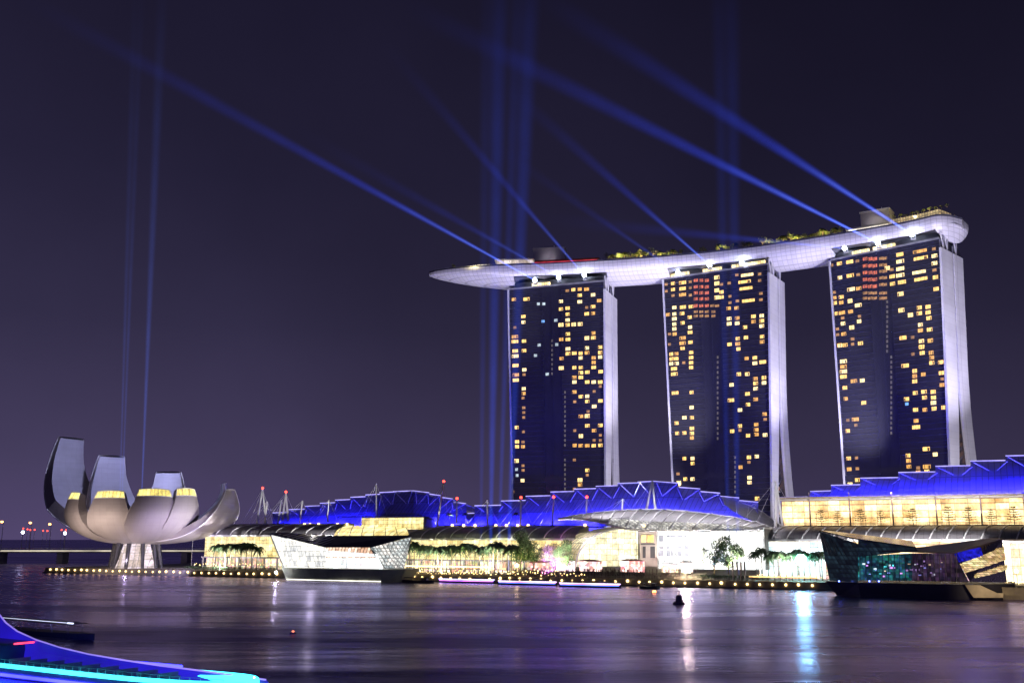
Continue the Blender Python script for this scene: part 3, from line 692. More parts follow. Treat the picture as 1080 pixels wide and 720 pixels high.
# ------------------------------------------------------------------ lotus museum on the left
def museum():
    Yc = 622.0; C0 = at(147, 540, Yc); C0.z = 0
    petalm = panel_mat('museum cladding', (.46, .42, .42), .6, 4, 4, .07, .84, .1, 0)
    inner = panel_mat('museum inner cladding', (.48, .48, .58), .6, 4, 3, .07, .86, .1, 0)
    T = thing('lotus_museum', (C0.x, C0.y, GZ), 'white lotus-shaped museum of ten curved petals at the left of the quay', 'museum')
    sky_glass = lit_glass('skylight', (1, .80, .18), (1, .9, .35), 1.35, 2.1, 9, .12, 0, .3)
    # tip px, tip py, dy, width, k1, z1, k2, z2f, thick, skylight
    P = [((75, 462), 34, 19, 1.15, 11, 1.2, .42, 9, 0), ((118, 481), 42, 17, .9, 12, 1.2, .5, 6, 0),
         ((178, 498), 38, 17, .9, 12, 1.2, .5, 6, 0), ((236, 510), 24, 11, .8, 10, 1.1, .4, 5, 0),
         ((243, 516.5), -17, 22, 1.0, 7, 1.06, .30, 5, 0), ((196, 515.5), -28, 12, 1.35, 8, 1.12, .5, 6, 1),
         ((163, 516), -38, 17, 1.35, 8, 1.12, .5, 6, 1), ((117, 518), -38, 16, 1.35, 8, 1.12, .5, 6, 1),
         ((80, 520), -28, 14, 1.35, 8, 1.15, .5, 6, 1), ((60, 505), 4, 13, .9, 9, 1.1, .4, 5, 0)]
    def WIDF(t, q=0):
        ks = (((0, .55), (.25, 1.15), (.5, 1.75), (.7, 1.6), (.85, 1.28), (1, 1.0)), ((0, .6), (.25, 1.4), (.5, 1.95), (.7, 1.6), (.85, 1.28), (1, 1)),
              ((0, .6), (.25, 1.2), (.5, 1.5), (.7, 1.4), (.85, 1.0), (1, .45)))[q]
        for (a, b), (c, d) in zip(ks, ks[1:]):
            if t <= c: q = (t - a) / (c - a); return b + (d - b) * q
        return 1.0
    for (tp, dy, wd, k1, z1, k2, z2f, th, skl) in P[:9]:
        tip = at(tp[0], tp[1], Yc + dy); hd = Vector((tip.x - C0.x, tip.y - C0.y, 0)); rr = hd.length; hd.normalize(); tn = UPV.cross(hd)
        p0, p1, p2, p3 = (3, 19.0), (rr * k1 * .72, z1 + 10), (rr * k2, 19 + (tip.z - 19) * z2f), (rr, tip.z)
        rows_o = []; rows_i = []; m = 22
        for i in range(m + 1):
            t = i / m; B = [(1 - t) ** 3, 3 * t * (1 - t) ** 2, 3 * t * t * (1 - t), t ** 3]
            x = sum(b * q[0] for b, q in zip(B, (p0, p1, p2, p3))); z = sum(b * q[1] for b, q in zip(B, (p0, p1, p2, p3)))
            Dv = [3 * (1 - t) ** 2, 6 * t * (1 - t), 3 * t * t]
            dx = Dv[0] * (p1[0] - p0[0]) + Dv[1] * (p2[0] - p1[0]) + Dv[2] * (p3[0] - p2[0]); dz = Dv[0] * (p1[1] - p0[1]) + Dv[1] * (p2[1] - p1[1]) + Dv[2] * (p3[1] - p2[1])
            l = math.hypot(dx, dz); nx, nz = -dz / l, dx / l       # inward-up normal
            wdt = wd * WIDF(t, 0 if skl else 1 if tp[0] < 200 else 2)
            thk = th * (.6 + .4 * math.sin(math.pi * t)) * (1 - (.7 * t ** 3 if not skl else 0))
            ro = []; ri = []
            for j in range(7):
                s_ = j / 6 * 2 - 1; bulge = (1 - s_ * s_) * 1.6
                pt = C0 + hd * (x - nx * bulge) + tn * s_ * wdt / 2 + UPV * (z - nz * bulge); ro.append(pt)
                ri.append(C0 + hd * (x + nx * thk + nx * bulge * .5) + tn * s_ * wdt / 2 * .94 + UPV * (z + nz * thk + nz * bulge * .5))
            rows_o.append(ro); rows_i.append(ri)
        cut = m - 2 if skl else m
        mb = MB(); mb.loft(rows_o[:cut + 1])
        for sd in (0, 6): mb.loft([[a[sd], b[sd]] for a, b in zip(rows_o, rows_i)])
        if not skl: mb.loft([rows_o[-1], rows_i[-1]])
        pt = mb.build('petal', petalm, T, uax=tn if abs(tn.x) > .5 else Vector((0, 1, 0)), smooth=False)
        mb = MB(); mb.loft(rows_i); mb.build('inner_face', inner, pt, uax=tn)
        if skl:
            mb = MB(); mb.loft([[p.lerp(q, .04) for p, q in zip(a, b)] for a, b in zip(rows_o[cut:], rows_i[cut:])]); mb.loft([rows_o[-1], rows_i[-1]])
            mb.build('skylight', sky_glass, pt, uax=tn)
            mb = MB(); 
            for r_ in (rows_o[cut], rows_o[-1]): mb.path(r_, .25)
            mb.path([r_[0] for r_ in rows_o[cut:]], .25); mb.path([r_[-1] for r_ in rows_o[cut:]], .25)
            mb.build('skylight_frame', steel, pt)
        else:
            mb = MB(); mb.path([r_[0] for r_ in rows_o], .35); mb.path([r_[-1] for r_ in rows_o], .35); mb.path(rows_o[-1], .35)
            mb.build('edge_trim', steel, pt)
    for k in range(10):
        an = 2 * math.pi * k / 10 + .3; mb = MB(); d = Vector((math.cos(an), math.sin(an), 0))
        mb.tube(C0 + d * 15 + UPV * GZ, C0 + d * 12 + UPV * 21, 1.0, 1.5, 8); mb.build('column', dark, T)
    mb = MB(); rows = []
    for z, r in ((GZ, 12), (GZ + 5, 10), (20, 7)): rows.append([C0 + Vector((math.cos(2 * math.pi * i / 20) * r, math.sin(2 * math.pi * i / 20) * r, z)) for i in range(20)])
    mb.loft(rows, True, True); mb.build('lobby', lit_glass('museum lobby', (1, .75, .5), (.9, .8, 1), .9, 2.5, 4, .1), T, uax=Vector((1, 0, 0)))
    # its floodlights
    lamp('SPOT', 'museum_floodlight', C0 + Vector((-25, -75, 5)), C0 + Vector((5, 0, 36)), 1.5e5, (1.0, .78, .66), spot_size=R(80), spot_blend=.9, shadow_soft_size=2)
    lamp('SPOT', 'museum_floodlight', C0 + Vector((45, -70, 5)), C0 + Vector((25, 0, 30)), 1.3e5, (.72, .60, 1.0), spot_size=R(80), spot_blend=.9, shadow_soft_size=2)
    lamp('SPOT', 'museum_floodlight', C0 + Vector((10, -12, 36)), C0 + Vector((-28, 26, 55)), 2.2e5, (.62, .62, 1.0), spot_size=R(120), spot_blend=.9, shadow_soft_size=4)
    lamp('SPOT', 'museum_floodlight', C0 + Vector((0, -12, 34)), C0 + Vector((25, 40, 50)), 4e4, (.66, .66, 1.0), spot_size=R(120), spot_blend=.9, shadow_soft_size=4)
    lamp('POINT', 'museum_base_light', C0 + Vector((0, -16, 8)), None, 1.2e3, (.9, .75, .9), shadow_soft_size=.5)
    for (px, tx, dy, k, r1, lab) in ((127, 143, 4, .13, 4, 'left of the three upright searchlights behind the museum skylights'),
                             (129.5, 150, 8, .13, 4, 'middle of the three upright searchlights behind the museum skylights'),
                             (150, 172, 4, .26, 6, 'right of the three upright searchlights behind the museum skylights')):
        p = at(px, 516, Yc + dy - 30); q = at(tx, -30, Yc + dy - 20)
        S_ = searchlight('museum_searchlight', Vector((p.x, p.y, 44)), q, lab, 'searchlights on the museum', .9, False)
        add_beam(S_, Vector((p.x, p.y, 44)), q, .45, r1, k, (.10, .20, 1.0), 1.1)
    return C0
MC = museum()

# ------------------------------------------------------------------ blue floodlit halls
bluem = panel_mat('blue lit roof sheet', (.30, .28, .85), .5, 2.6, 7, .2, .5, .0, 0)  # pale sheets with the blue of the floodlights put into their colour
edgem = glow('glowing violet edge', (.45, .40, 1.0), 1.3, .35, .2)  # edge beams given a violet glow of their own
bluepow = 1.5e4
def blue_hall(label, steps, low, t_top, t_low, chord, zfl=0):
    """stepped roof plates climbing to a crown; every plate is a sheet with a glowing top edge and V struts"""
    c = steps[len(steps) // 2]; s0, z0 = W(c[0], c[1], t_top)
    T = thing('stepped_hall', S(s0, (t_top + t_low) / 2, GZ), label, 'hall', 'halls with blue stepped roofs')
    def ylow(px):
        for (x0, y0), (x1, y1) in zip(low, low[1:]):
            if px <= x1: return y0 + (y1 - y0) * (px - x0) / (x1 - x0)
        return low[-1][1]
    def ych(px):
        for (x0, y0), (x1, y1) in zip(chord, chord[1:]):
            if px <= x1: return y0 + (y1 - y0) * (px - x0) / (x1 - x0)
        return chord[-1][1]
    n = len(steps) - 1; peak = min(range(n + 1), key=lambda i: steps[i][1])
    for i in range(n):
        x0, x1 = steps[i][0], steps[i + 1][0]; up = i < peak
        ya, yb = (steps[i + 1][1] + .8, steps[i + 1][1]) if up else (steps[i][1], steps[i][1] + 2.0)
        xa, xb = (x0 - 3.5, x1) if up else (x0, x1 + 3.5)
        tt = t_top - (i % 2) * .6 - abs(peak - i) * .05
        rows = []
        for f_ in (0, .35, .7, 1.0):
            tq = t_low + (tt - t_low) * f_; row = []
            for g_ in (0, .5, 1):
                x = xa + (xb - xa) * g_; yl = ylow(x); yt = ya + (yb - ya) * g_; ff = f_ ** .8
                row.append(Wp(x, yl + (yt - yl) * ff, tq))
            rows.append(row)
        mb = MB(); mb.loft(rows); mb.loft([[p - UPV * .5 + N * .5 for p in r] for r in rows])
        r_ = mb.build('roof_plate', bluem, T)
        mb = MB(); top = rows[-1]; mb.path([p + UPV * .15 for p in top], .28); 
        mb.build('plate_edge', edgem, r_)
        # V strut under the plate
        mb = MB(); tq = t_low - .8
        def Q(x, y, dt=0): return Wp(x, y, tt - 2.0 + dt)
        mid = (x0 + x1) / 2 + (3 if up else -3)
        yt = lambda x: ya + (yb - ya) * (x - xa) / (xb - xa)
        for x_ in (xa + 2.5, xb - 1.5): mb.tube(Q(x_, yt(x_) + .8, -9), Q(mid, min(ych(mid), yt(x_) + 14), -9), .15, n=5)
        mb.build('strut', steel, T)
    # lower chord, eaves and the solid body behind
    mb = MB(); xs = [p[0] for p in chord]; m = 24
    pts = [Wp(xs[0] + (xs[-1] - xs[0]) * i / m, ych(xs[0] + (xs[-1] - xs[0]) * i / m), t_top - 8) for i in range(m + 1)]
    mb.path(pts, .2); mb.build('chord', steel, T)
    mb = MB(); s_a, _ = W(steps[0][0] + 3, ylow(steps[0][0]), t_low); s_b, _ = W(steps[-1][0], ylow(steps[-1][0]), t_low)
    zs = min(W(steps[0][0], ylow(steps[0][0]), t_low)[1], W(steps[-1][0], ylow(steps[-1][0]), t_low)[1])
    mb.sbox(s_a, s_b, t_low + 2.5, t_top + 30, GZ, zs - .6); mb.build('wall', concrete, T)
    # blue floodlights standing on the lower roof in front
    x0, x1 = steps[0][0], steps[-1][0]; nl = 8
    for k in range(nl):
        x = x0 + (x1 - x0) * (k + .5) / nl
        ys = [y for xx, y in steps if xx <= x + 1] or [steps[0][1]]
        p = Wp(x, ylow(x), t_low - 6) + UPV * .8
        if zfl: p = S((p - O).dot(E), t_low - 3, zfl)
        q = Wp(x, ylow(x) * .35 + ys[-1] * .65, t_top - 6)
        lamp('AREA', 'blue_floodlight', p, q, bluepow * (x1 - x0) / 300, (.035, .03, 1.0), shape='RECTANGLE', size=10, size_y=1.2, spread=R(125))
    return T
blue_hall('farther blue-roofed hall beside the museum end, crown of plates behind tall masts',
    [(291, 544), (308, 540), (325, 536.5), (341, 533), (357, 529.8), (373, 526.5), (389, 523.5), (404, 521), (418, 518.5), (436, 517.5), (449, 520.5), (461, 524), (474, 529), (488, 534)],
    [(285, 553), (488, 553)], 92, 66, [(291, 548), (340, 544), (400, 536), (450, 533), (488, 540)])
blue_hall('middle blue-roofed hall behind the white fan canopy, peaked at its A-frame mast',
    [(480, 546), (504, 541), (532, 532.5), (558, 527.5), (584, 522.5), (609, 518), (632, 515), (655, 512), (676, 509), (690, 507.5), (712, 513.5), (735, 518), (756, 523), (776, 527.5), (796, 536)],
    [(470, 553), (800, 554)], 92, 62, [(480, 551), (560, 542), (640, 531), (690, 527.5), (740, 528), (790, 538)])
blue_hall('nearest blue-roofed hall at the right edge, above a long golden glass wall',
    [(826, 532), (858, 524), (880, 517.5), (911, 511), (951, 503.5), (990, 497.5), (1027, 491), (1064, 485.5), (1100, 480)],
    [(818, 536), (900, 530), (1000, 524.5), (1100, 520)], 96, 62, [(840, 531), (900, 521), (1000, 505), (1100, 492)], W(824, 528, 61)[1] + 2.6)

# white tail canopies hanging off the halls' right ends
def tail(label, top, bot, t0, t1):
    T = thing('tail_canopy', Wp(top[0][0], bot[0][1], t0), label, 'canopy', 'ribbed canopies at the hall ends')
    mb = MB(); rows = [[Wp(x, y, t1) for x, y in top], [Wp(x, y, t0) for x, y in bot]]
    mb.loft(rows); mb.loft([[p - UPV * .35 for p in r] for r in rows]); mb.build('canopy_sheet', mat('canopy sheet', (.42, .42, .46), .4), T, smooth=True)
    mb = MB(); mb.path([Wp(x, y, t1) + UPV * .2 for x, y in top], .4)
    for (a, b), (c, d) in zip(top, bot): mb.tube(Wp(a, b, t1) + UPV * .1, Wp(c, d, t0) + UPV * .1, .16)
    mb.build('rib', steel, T); return T
tail('thin white ribbed canopy trailing right off the farther blue hall',
     [(432, 517), (448, 519), (465, 523), (482, 529), (498, 535), (512, 540)], [(434, 519), (450, 522), (468, 528), (484, 534), (499, 539), (511, 543)], 88, 94)
tail('white ribbed canopy sweeping down right from the middle blue hall to the red-topped leg',
     [(762, 524), (776, 528), (790, 533), (804, 540), (818, 550), (826, 556)], [(764, 531), (777, 541), (788, 546), (800, 550), (812, 555), (820, 558)], 60, 82)

# ------------------------------------------------------------------ shopping arcade along the quay
yel = lit_glass('yellow glass wall', (1.0, .70, .18), (1.0, .92, .50), 1.25, 3.2, 2.2, .07, None, .4)
gold = lit_glass('golden glass wall', (1.0, .50, .13), (1.0, .86, .48), 2.0, 5.5, 3.0, .05, .16, .7)
shopm = lit_glass('shop fronts', (1.0, .60, .30), (1.0, .9, .7), 1.5, 4.5, 4.6, .10, None, .9, .55)
whitem = lit_glass('white glass wall', (.92, .97, 1.0), (1.0, .96, .85), 2.1, 3.4, 3.4, .06, None, .5)
cyanm = lit_glass('cyan white glass wall', (.72, .98, 1.0), (.95, 1.0, .95), 1.9, 3.2, 4.2, .07, None, .6)
slatm = panel_mat('slate roof sheet', (.26, .25, .27), .5, 2.6, 40, .1, .6, .2, 0)
def arcade(label, x0, x1, yt0, yt1, yb, tf, tb, wall_m, yfoot, ribs, shops=True, curl_l=0, curl_r=0, wall_top=None):
    """long vaulted arcade: curved slate roof on white ribs, glass wall and shop fronts below"""
    sa, zb = W(x0, yb, tf); sb, zb2 = W(x1, yb, tf); _, zt = W((x0 + x1) / 2, (yt0 + yt1) / 2, tb)
    T = thing('shopping_arcade', S((sa + sb) / 2, tf, GZ), label, 'arcade', 'vaulted arcades along the quay')
    rows = []; m = 8
    def prof(i):
        a = R(90) * i / m; return tf + (tb - tf) * (1 - math.cos(a)), zb + (zt - zb) * math.sin(a)
    n = max(8, int((sb - sa) / 4)); mb = MB()
    for i in range(m + 1):
        t_, z_ = prof(i); row = []
        for j in range(n + 1):
            f_ = j / n; s_ = sa + (sb - sa) * f_
            if curl_l: s_ += curl_l * (i / m) ** 1.5 * max(0, 1 - f_ * 6)
            if curl_r: s_ -= curl_r * (i / m) ** 1.5 * max(0, 1 - (1 - f_) * 6)
            row.append(S(s_, t_, z_))
        rows.append(row)
    mb.loft(rows); mb.loft([[p - UPV * .7 + N * .3 for p in r] for r in rows]); mb.build('vault_roof', slatm, T, smooth=True)
    for k in range(ribs):
        f_ = (k + .5) / ribs; mb = MB(); s_ = sa + 5 + (sb - sa - 8) * f_
        mb.path([S(s_ + 1.6 * i / m * 2.4, prof(i)[0] - .15, prof(i)[1] + .25) for i in range(m + 1)], .3, 4); mb.build('rib', steel, T)
    mb = MB(); mb.sbox(sa, sb, tf - .5, tf - .1, zb - .9, zb + .15); mb.build('eaves', steel, T)
    mb = MB(); mb.sbox(sa + (8 if curl_l else 0), sb - (8 if curl_r else 0), tb + .1, tb + 1.2, zb, zt + .5); mb.build('ridge_gutter', concrete, T)
    _, zf = W((x0 + x1) / 2, yfoot, tf)
    zf = max(zf, GZ + 5)
    mb = MB(); mb.quad(S(sa + 1, tf + 1.2, zf), S(sb - 1, tf + 1.2, zf), S(sb - 1, tf + 1.2, zb - .3), S(sa + 1, tf + 1.2, zb - .3)); mb.build('glass_wall', wall_m, T)
    mb = MB(); mb.sbox(sa + 1, sb - 1, tf - 1.5, tf + 1.1, zf - .8, zf - .02); mb.build('balcony', concrete, T)
    if shops:
        mb = MB(); mb.quad(S(sa + 1, tf + 3, GZ + .2), S(sb - 1, tf + 3, GZ + .2), S(sb - 1, tf + 3, zf - .9), S(sa + 1, tf + 3, zf - .9)); mb.build('shop_front', shopm, T)
        k = int((sb - sa) / 9)
        for i in range(k + 1):
            mb = MB(); s_ = sa + 1.5 + (sb - sa - 3) * i / k; mb.sbox(s_ - .4, s_ + .4, tf - .6, tf + .2, GZ, zf - .85); mb.build('pillar', concrete, T)
    mb = MB(); mb.sbox(sa + 1.2, sb - 1.2, tf + 4, tb + 24, GZ, zb - .5); mb.build('wall', concrete, T)
    return T, sa, sb, zb, zt, zf
AR1 = arcade('slate-vaulted arcade nearest the lotus museum, behind silhouetted palms', 214, 352, 553, 553, 564, 34, 52, yel, 587, 8, curl_l=14)
AR2 = arcade('long slate-vaulted arcade behind the green-lit palm row', 428, 606, 555, 555, 567.5, 34, 52, yel, 590, 10, curl_l=12)
AR3 = arcade('slate-vaulted arcade at the right, running behind the dark crystal pavilion', 795, 1110, 556, 553, 568.5, 34, 52, gold, 588, 17, curl_l=12)
# golden strip of facade to the right of the pavilion: built over the cyan-lit bay as its own shop block
def block(name, label, cat, x0, x1, y0, y1, t, m, depth=10, group=None, cap=True, wallm=None):
    s0, z1 = W(x0, y0, t); s1, _ = W(x1, y0, t); _, z0 = W((x0 + x1) / 2, y1, t)
    z0 = max(GZ + .15, z0)
    T = thing(name, S((s0 + s1) / 2, t, z0), label, cat, group)
    mb = MB(); mb.sbox(s0, s1, t + .25, t + depth, z0, z1); mb.build('wall', wallm or concrete, T)
    mb = MB(); mb.quad(S(s0 + .3, t, z0), S(s1 - .3, t, z0), S(s1 - .3, t, z1 - .4), S(s0 + .3, t, z1 - .4)); mb.build('glass_wall', m, T)
    if cap: mb = MB(); mb.sbox(s0 - .5, s1 + .5, t - 1, t + depth + .5, z1 + .01, z1 + .8); mb.build('roof_slab', steel, T)
    return T, s0, s1, z0, z1
G1, gs0, gs1, gz0, gz1 = block('golden_gallery', 'golden glass gallery with tall posts under the nearest blue roof', 'gallery', 824, 1110, 528, 553.5, 61, gold, 9)
for px in (853, 895, 940, 986, 1033, 1079):
    s_, z_ = W(px, 519, 59); mb = MB(); mb.tube(S(s_, 59, gz0 - 1), S(s_, 59, z_), .42, .3, 6); mb.build('post', mat('post', (.5, .4, .42), .5), G1)
mb = MB()
for i in range(120):
    s_ = gs0 + (gs1 - gs0) * i / 119; mb.tube(S(s_, 58.6, gz0), S(s_, 58.6, gz0 + 1.1), .07, n=4)
mb.tube(S(gs0, 58.6, gz0 + 1.15), S(gs1, 58.6, gz0 + 1.15), .14); mb.build('railing', steel, G1)
mb = MB(); mb.sbox(gs0 - 2, gs1, 57.5, 62, gz1 + .85, gz1 + 1.6); mb.build('canopy_strip', mat('warm canopy', (.5, .4, .3), .6), G1)
s0c, zc = W(800, 569, 33.5); s1c, _ = W(869, 569, 33.5)
mb = MB(); mb.quad(S(s0c, 33.6, GZ + 1), S(s1c, 33.6, GZ + 1), S(s1c, 33.6, AR3[3] - 1), S(s0c, 33.6, AR3[3] - 1)); mb.build('glare_wall', cyanm, AR3[0])
G2, *_ = block('shop_block', 'bright yellow shop block at the right edge beside the mirrored prism', 'shop', 1040, 1110, 572, 618, 22, lit_glass('bright yellow shops', (1, .72, .28), (1, .93, .65), 2.0, 3, 3.3, .09), 10)
# upper pavilion between the left arcade and middle arcade, and the sloping yellow glass under it
G3, *_ = block('rooftop_pavilion', 'small yellow glass pavilion with arched grey roof above the crystal pavilion', 'pavilion', 381, 447, 545.5, 558, 50, yel, 14, cap=False)
mb = MB(); rows = []
for i in range(13):
    f_ = i / 12; x = 355 + 103 * f_; y = 544.5 - (3.2 * math.sin(math.pi * max(0, (f_ - .45) / .55)) if f_ > .45 else 0) + (3.5 * max(0, f_ - .85) / .15)
    rows.append([Wp(x, y, 46), Wp(x, y - .4, 64)])
mb.loft(rows); mb.loft([[p - UPV * .6 for p in r] for r in rows]); mb.build('arched_roof', slatm, G3)
def slope(name, label, cat, tl, tr, br, bl, tt, tb, m, group=None, ribs=0):
    T = thing(name, Wp(bl[0], bl[1], tb), label, cat, group); rows = []
    for i in range(9):
        f_ = i / 8; tq = tb + (tt - tb) * (1 - math.cos(f_ * R(90))); row = []
        for g_ in (0, .25, .5, .75, 1):
            a = (bl[0] + (br[0] - bl[0]) * g_, bl[1] + (br[1] - bl[1]) * g_); b = (tl[0] + (tr[0] - tl[0]) * g_, tl[1] + (tr[1] - tl[1]) * g_)
            k = math.sin(f_ * R(90)) * .55 + f_ * .45
            row.append(Wp(a[0] + (b[0] - a[0]) * f_, a[1] + (b[1] - a[1]) * k, tq))
        rows.append(row)
    mb = MB(); mb.loft(rows); mb.loft([[p - UPV * .3 + N * .2 for p in r] for r in rows]); mb.build('glass_vault', m, T, smooth=True)
    if ribs:
        for i in range(ribs + 1):
            g_ = i / ribs * 4; k = min(3, int(g_)); mb = MB(); mb.path([r[k].lerp(r[k + 1], g_ - k) - N * .2 + UPV * .15 for r in rows], .26, 4); mb.build('rib', steel, T)
    return T
slope('glass_vault', 'sloping yellow glass vault between slate roofs, above the crystal pavilion', 'vault', (352, 553), (428, 556), (434, 571), (340, 571), 50, 34, yel, None, 7)
block('terrace_block', 'low lit terrace block hidden mostly behind the white crystal pavilion', 'building', 345, 432, 571, 600, 34, shopm, 12, cap=False)
# half-arch of yellow glass with rim, grey block, white atrium
def arch():
    T = thing('glass_arch', S(W(640, 590, 24)[0], 24, GZ), 'big yellow half-arch of lattice glass left of the grey stone block', 'glass arch')
    out_ = [(608, 597), (609, 588), (612, 580), (617, 573), (624, 567), (633, 562), (643, 558.5), (656, 556.5), (673, 557.5)]
    t = 24; mb = MB(); poly = [Wp(x, y, t) for x, y in out_] + [Wp(673, 597, t)]
    mb.add(poly, [tuple(range(len(poly)))]); mb.build('glass_wall', lit_glass('arch glass', (1, .88, .45), (1, .97, .78), 1.55, 3.0, 2.6, .07), T)
    mb = MB(); mb.path([p - N * .4 for p in poly[:-1]], .5); mb.build('arch_rim', steel, T)
    mb = MB(); back = [Wp(x - 26 * (1 - i / 8) ** .5 - 4, y - .3, 38) for i, (x, y) in enumerate(out_)]
    mb.loft([poly[:-1], back]); mb.build('lattice_vault', lit_glass('lattice vault', (.95, .75, .3), (1, .9, .6), .85, 2.6, 2.6, .16), T, uax=N)
    for k in range(1, 9):
        mb = MB(); mb.path([a.lerp(b, k / 9) + UPV * .12 for a, b in zip(poly[:-1], back)], .18, 4); mb.build('rib', greysteel, T)
arch()
B1, *_ = block('stone_block', 'grey stone block with few windows between glass arch and white atrium', 'building', 673.5, 693, 557, 597, 26, mat('stone cladding', (.42, .36, .34), .8, var=.1), 14)
for (x0, x1, y0, y1, m_) in ((676.5, 681.5, 564, 571.5, w_pale), (683, 689.5, 564, 571.5, w_warm), (678, 681, 576, 588, dark), (686, 691, 576, 588, dark), (676, 691, 573, 574, dark)):
    mb = MB(); q = [Wp(x0, y1, 25.8), Wp(x1, y1, 25.8), Wp(x1, y0, 25.8), Wp(x0, y0, 25.8)]; mb.slab(q, -N * .2); mb.build('window', m_, B1)
lamp('SPOT', 'block_light', Wp(683, 600, 14), Wp(683, 575, 26), 7e3, (1, .85, .75), spot_size=R(90), spot_blend=1)
A1, as0, as1, az0, az1 = block('white_atrium', 'white atrium of overexposed glass under the fan canopy, brightest part of the quay', 'atrium', 693.5, 806, 558, 600, 26, whitem, 14)
for (x0, x1, y0, y1) in ((695, 700, 564, 571), (695, 700, 576, 586), (703, 710, 576, 586), (712, 719, 575, 578), (712, 719, 580, 586), (703, 724, 564, 566), (722, 726, 575, 586)):
    mb = MB(); q = [Wp(x0, y1, 25.6), Wp(x1, y1, 25.6), Wp(x1, y0, 25.6), Wp(x0, y0, 25.6)]; mb.slab(q, -N * .15); mb.build('window', mat('office glass', (.25, .26, .32), .2), A1)
mb = MB()
for i in range(17):
    s_ = as0 + (as1 - as0) * i / 16; mb.tube(S(s_, 25.2, az0), S(s_, 25.2, az1), .2, n=4)
mb.build('mullion', steel, A1)
mb = MB(); mb.sbox(as0, as1, 25.0, 25.8, az0 + 8.4, az0 + 8.9); mb.build('floor_band', steel, A1)

def fan():
    T = thing('fan_canopy', S(W(700, 556, 20)[0], 30, 20), 'wide pale fan-shaped canopy with white ribs over the bright white atrium', 'canopy')
    top = [(588, 547), (606, 543.5), (628, 540.5), (650, 538.3), (675, 537.3), (700, 537.6), (725, 539.3), (750, 542), (775, 546), (797, 550.5), (818, 557.5)]
    bot = [(588.5, 547.6), (604, 547.5), (622, 549), (641, 552.5), (659, 557), (680, 559.5), (705, 559.5), (730, 559), (755, 558.5), (780, 558), (800, 559)]
    m = 6; n = len(top); rows = []
    for i in range(m + 1):
        f_ = i / m; row = []
        for (a, b) in zip(bot, top):
            k = math.sin(f_ * R(90)); row.append(Wp(a[0] + (b[0] - a[0]) * f_, a[1] + (b[1] - a[1]) * (k * .6 + f_ * .4), 18 + (52 - 18) * f_))
        rows.append(row)
    mb = MB(); mb.loft(rows); mb.loft([[p - UPV * .5 for p in r] for r in rows]); mb.build('canopy_sheet', panel_mat('fan sheet', (.42, .41, .44), .45, 5, 2.5, .1, .6), T, vax=N)
    for j in range(n):
        mb = MB(); mb.path([r[j] + UPV * .35 - N * .2 for r in rows], .42, 5); mb.build('rib', steel, T)
    mb = MB(); mb.path([p + UPV * .1 for p in rows[0]], .38); mb.build('edge_tube', steel, T); mb = MB(); mb.path([p + UPV * .3 for p in rows[-1]], .3); mb.build('edge_tube', steel, T)
    mb = MB()
    for j in range(3, n - 1):                  # zigzag edge truss glowing above the atrium
        a, b = rows[0][j], rows[0][j + 1]; a2, b2 = rows[1][j], rows[1][j + 1]
        for q in range(4):
            p0 = a.lerp(b, q / 4); p1 = a2.lerp(b2, (q + .5) / 4); p2 = a.lerp(b, (q + 1) / 4); mb.tube(p0 + UPV * .5, p1 + UPV * .5, .16, n=4); mb.tube(p1 + UPV * .5, p2 + UPV * .5, .16, n=4)
    mb.build('edge_truss', steel, T)
    mb = MB(); mb.loft([[p + UPV * .28 - N * .1 for p in r[3:]] for r in rows[:3]]); mb.build('glow_lattice', lit_glass('fan glow lattice', (.75, .72, .62), (1, .98, .92), .85, 2.2, 2.2, .30, .3, .9, 0, .9), T, vax=(N * .7 + UPV * .7))  # glowing lattice added over the opaque sheet for its bright lower zone
    for j in range(n - 1):
        mb = MB(); mb.path([(r[j].lerp(r[j + 1], .5)) + UPV * .3 - N * .2 for r in rows], .2, 4); mb.build('thin_rib', steel, T)
    for px in (700, 735, 775):  # spots added to brighten the canopy from below
        lamp('SPOT', 'canopy_fill_low', Wp(px, 598, 8), Wp(px, 556, 30), 4e4, (1, .97, .9), spot_size=R(110), spot_blend=1, shadow_soft_size=1)
    for px, py in ((640, 543), (690, 541), (740, 545), (790, 550)):  # spots added in the air above to brighten sheet and ribs
        lamp('SPOT', 'canopy_fill_top', Wp(px, py, 30) + UPV * 13 - N * 3, Wp(px, py, 38), 2.6e4, (1, .95, 1), spot_size=R(105), spot_blend=.7, shadow_soft_size=.6)
fan()

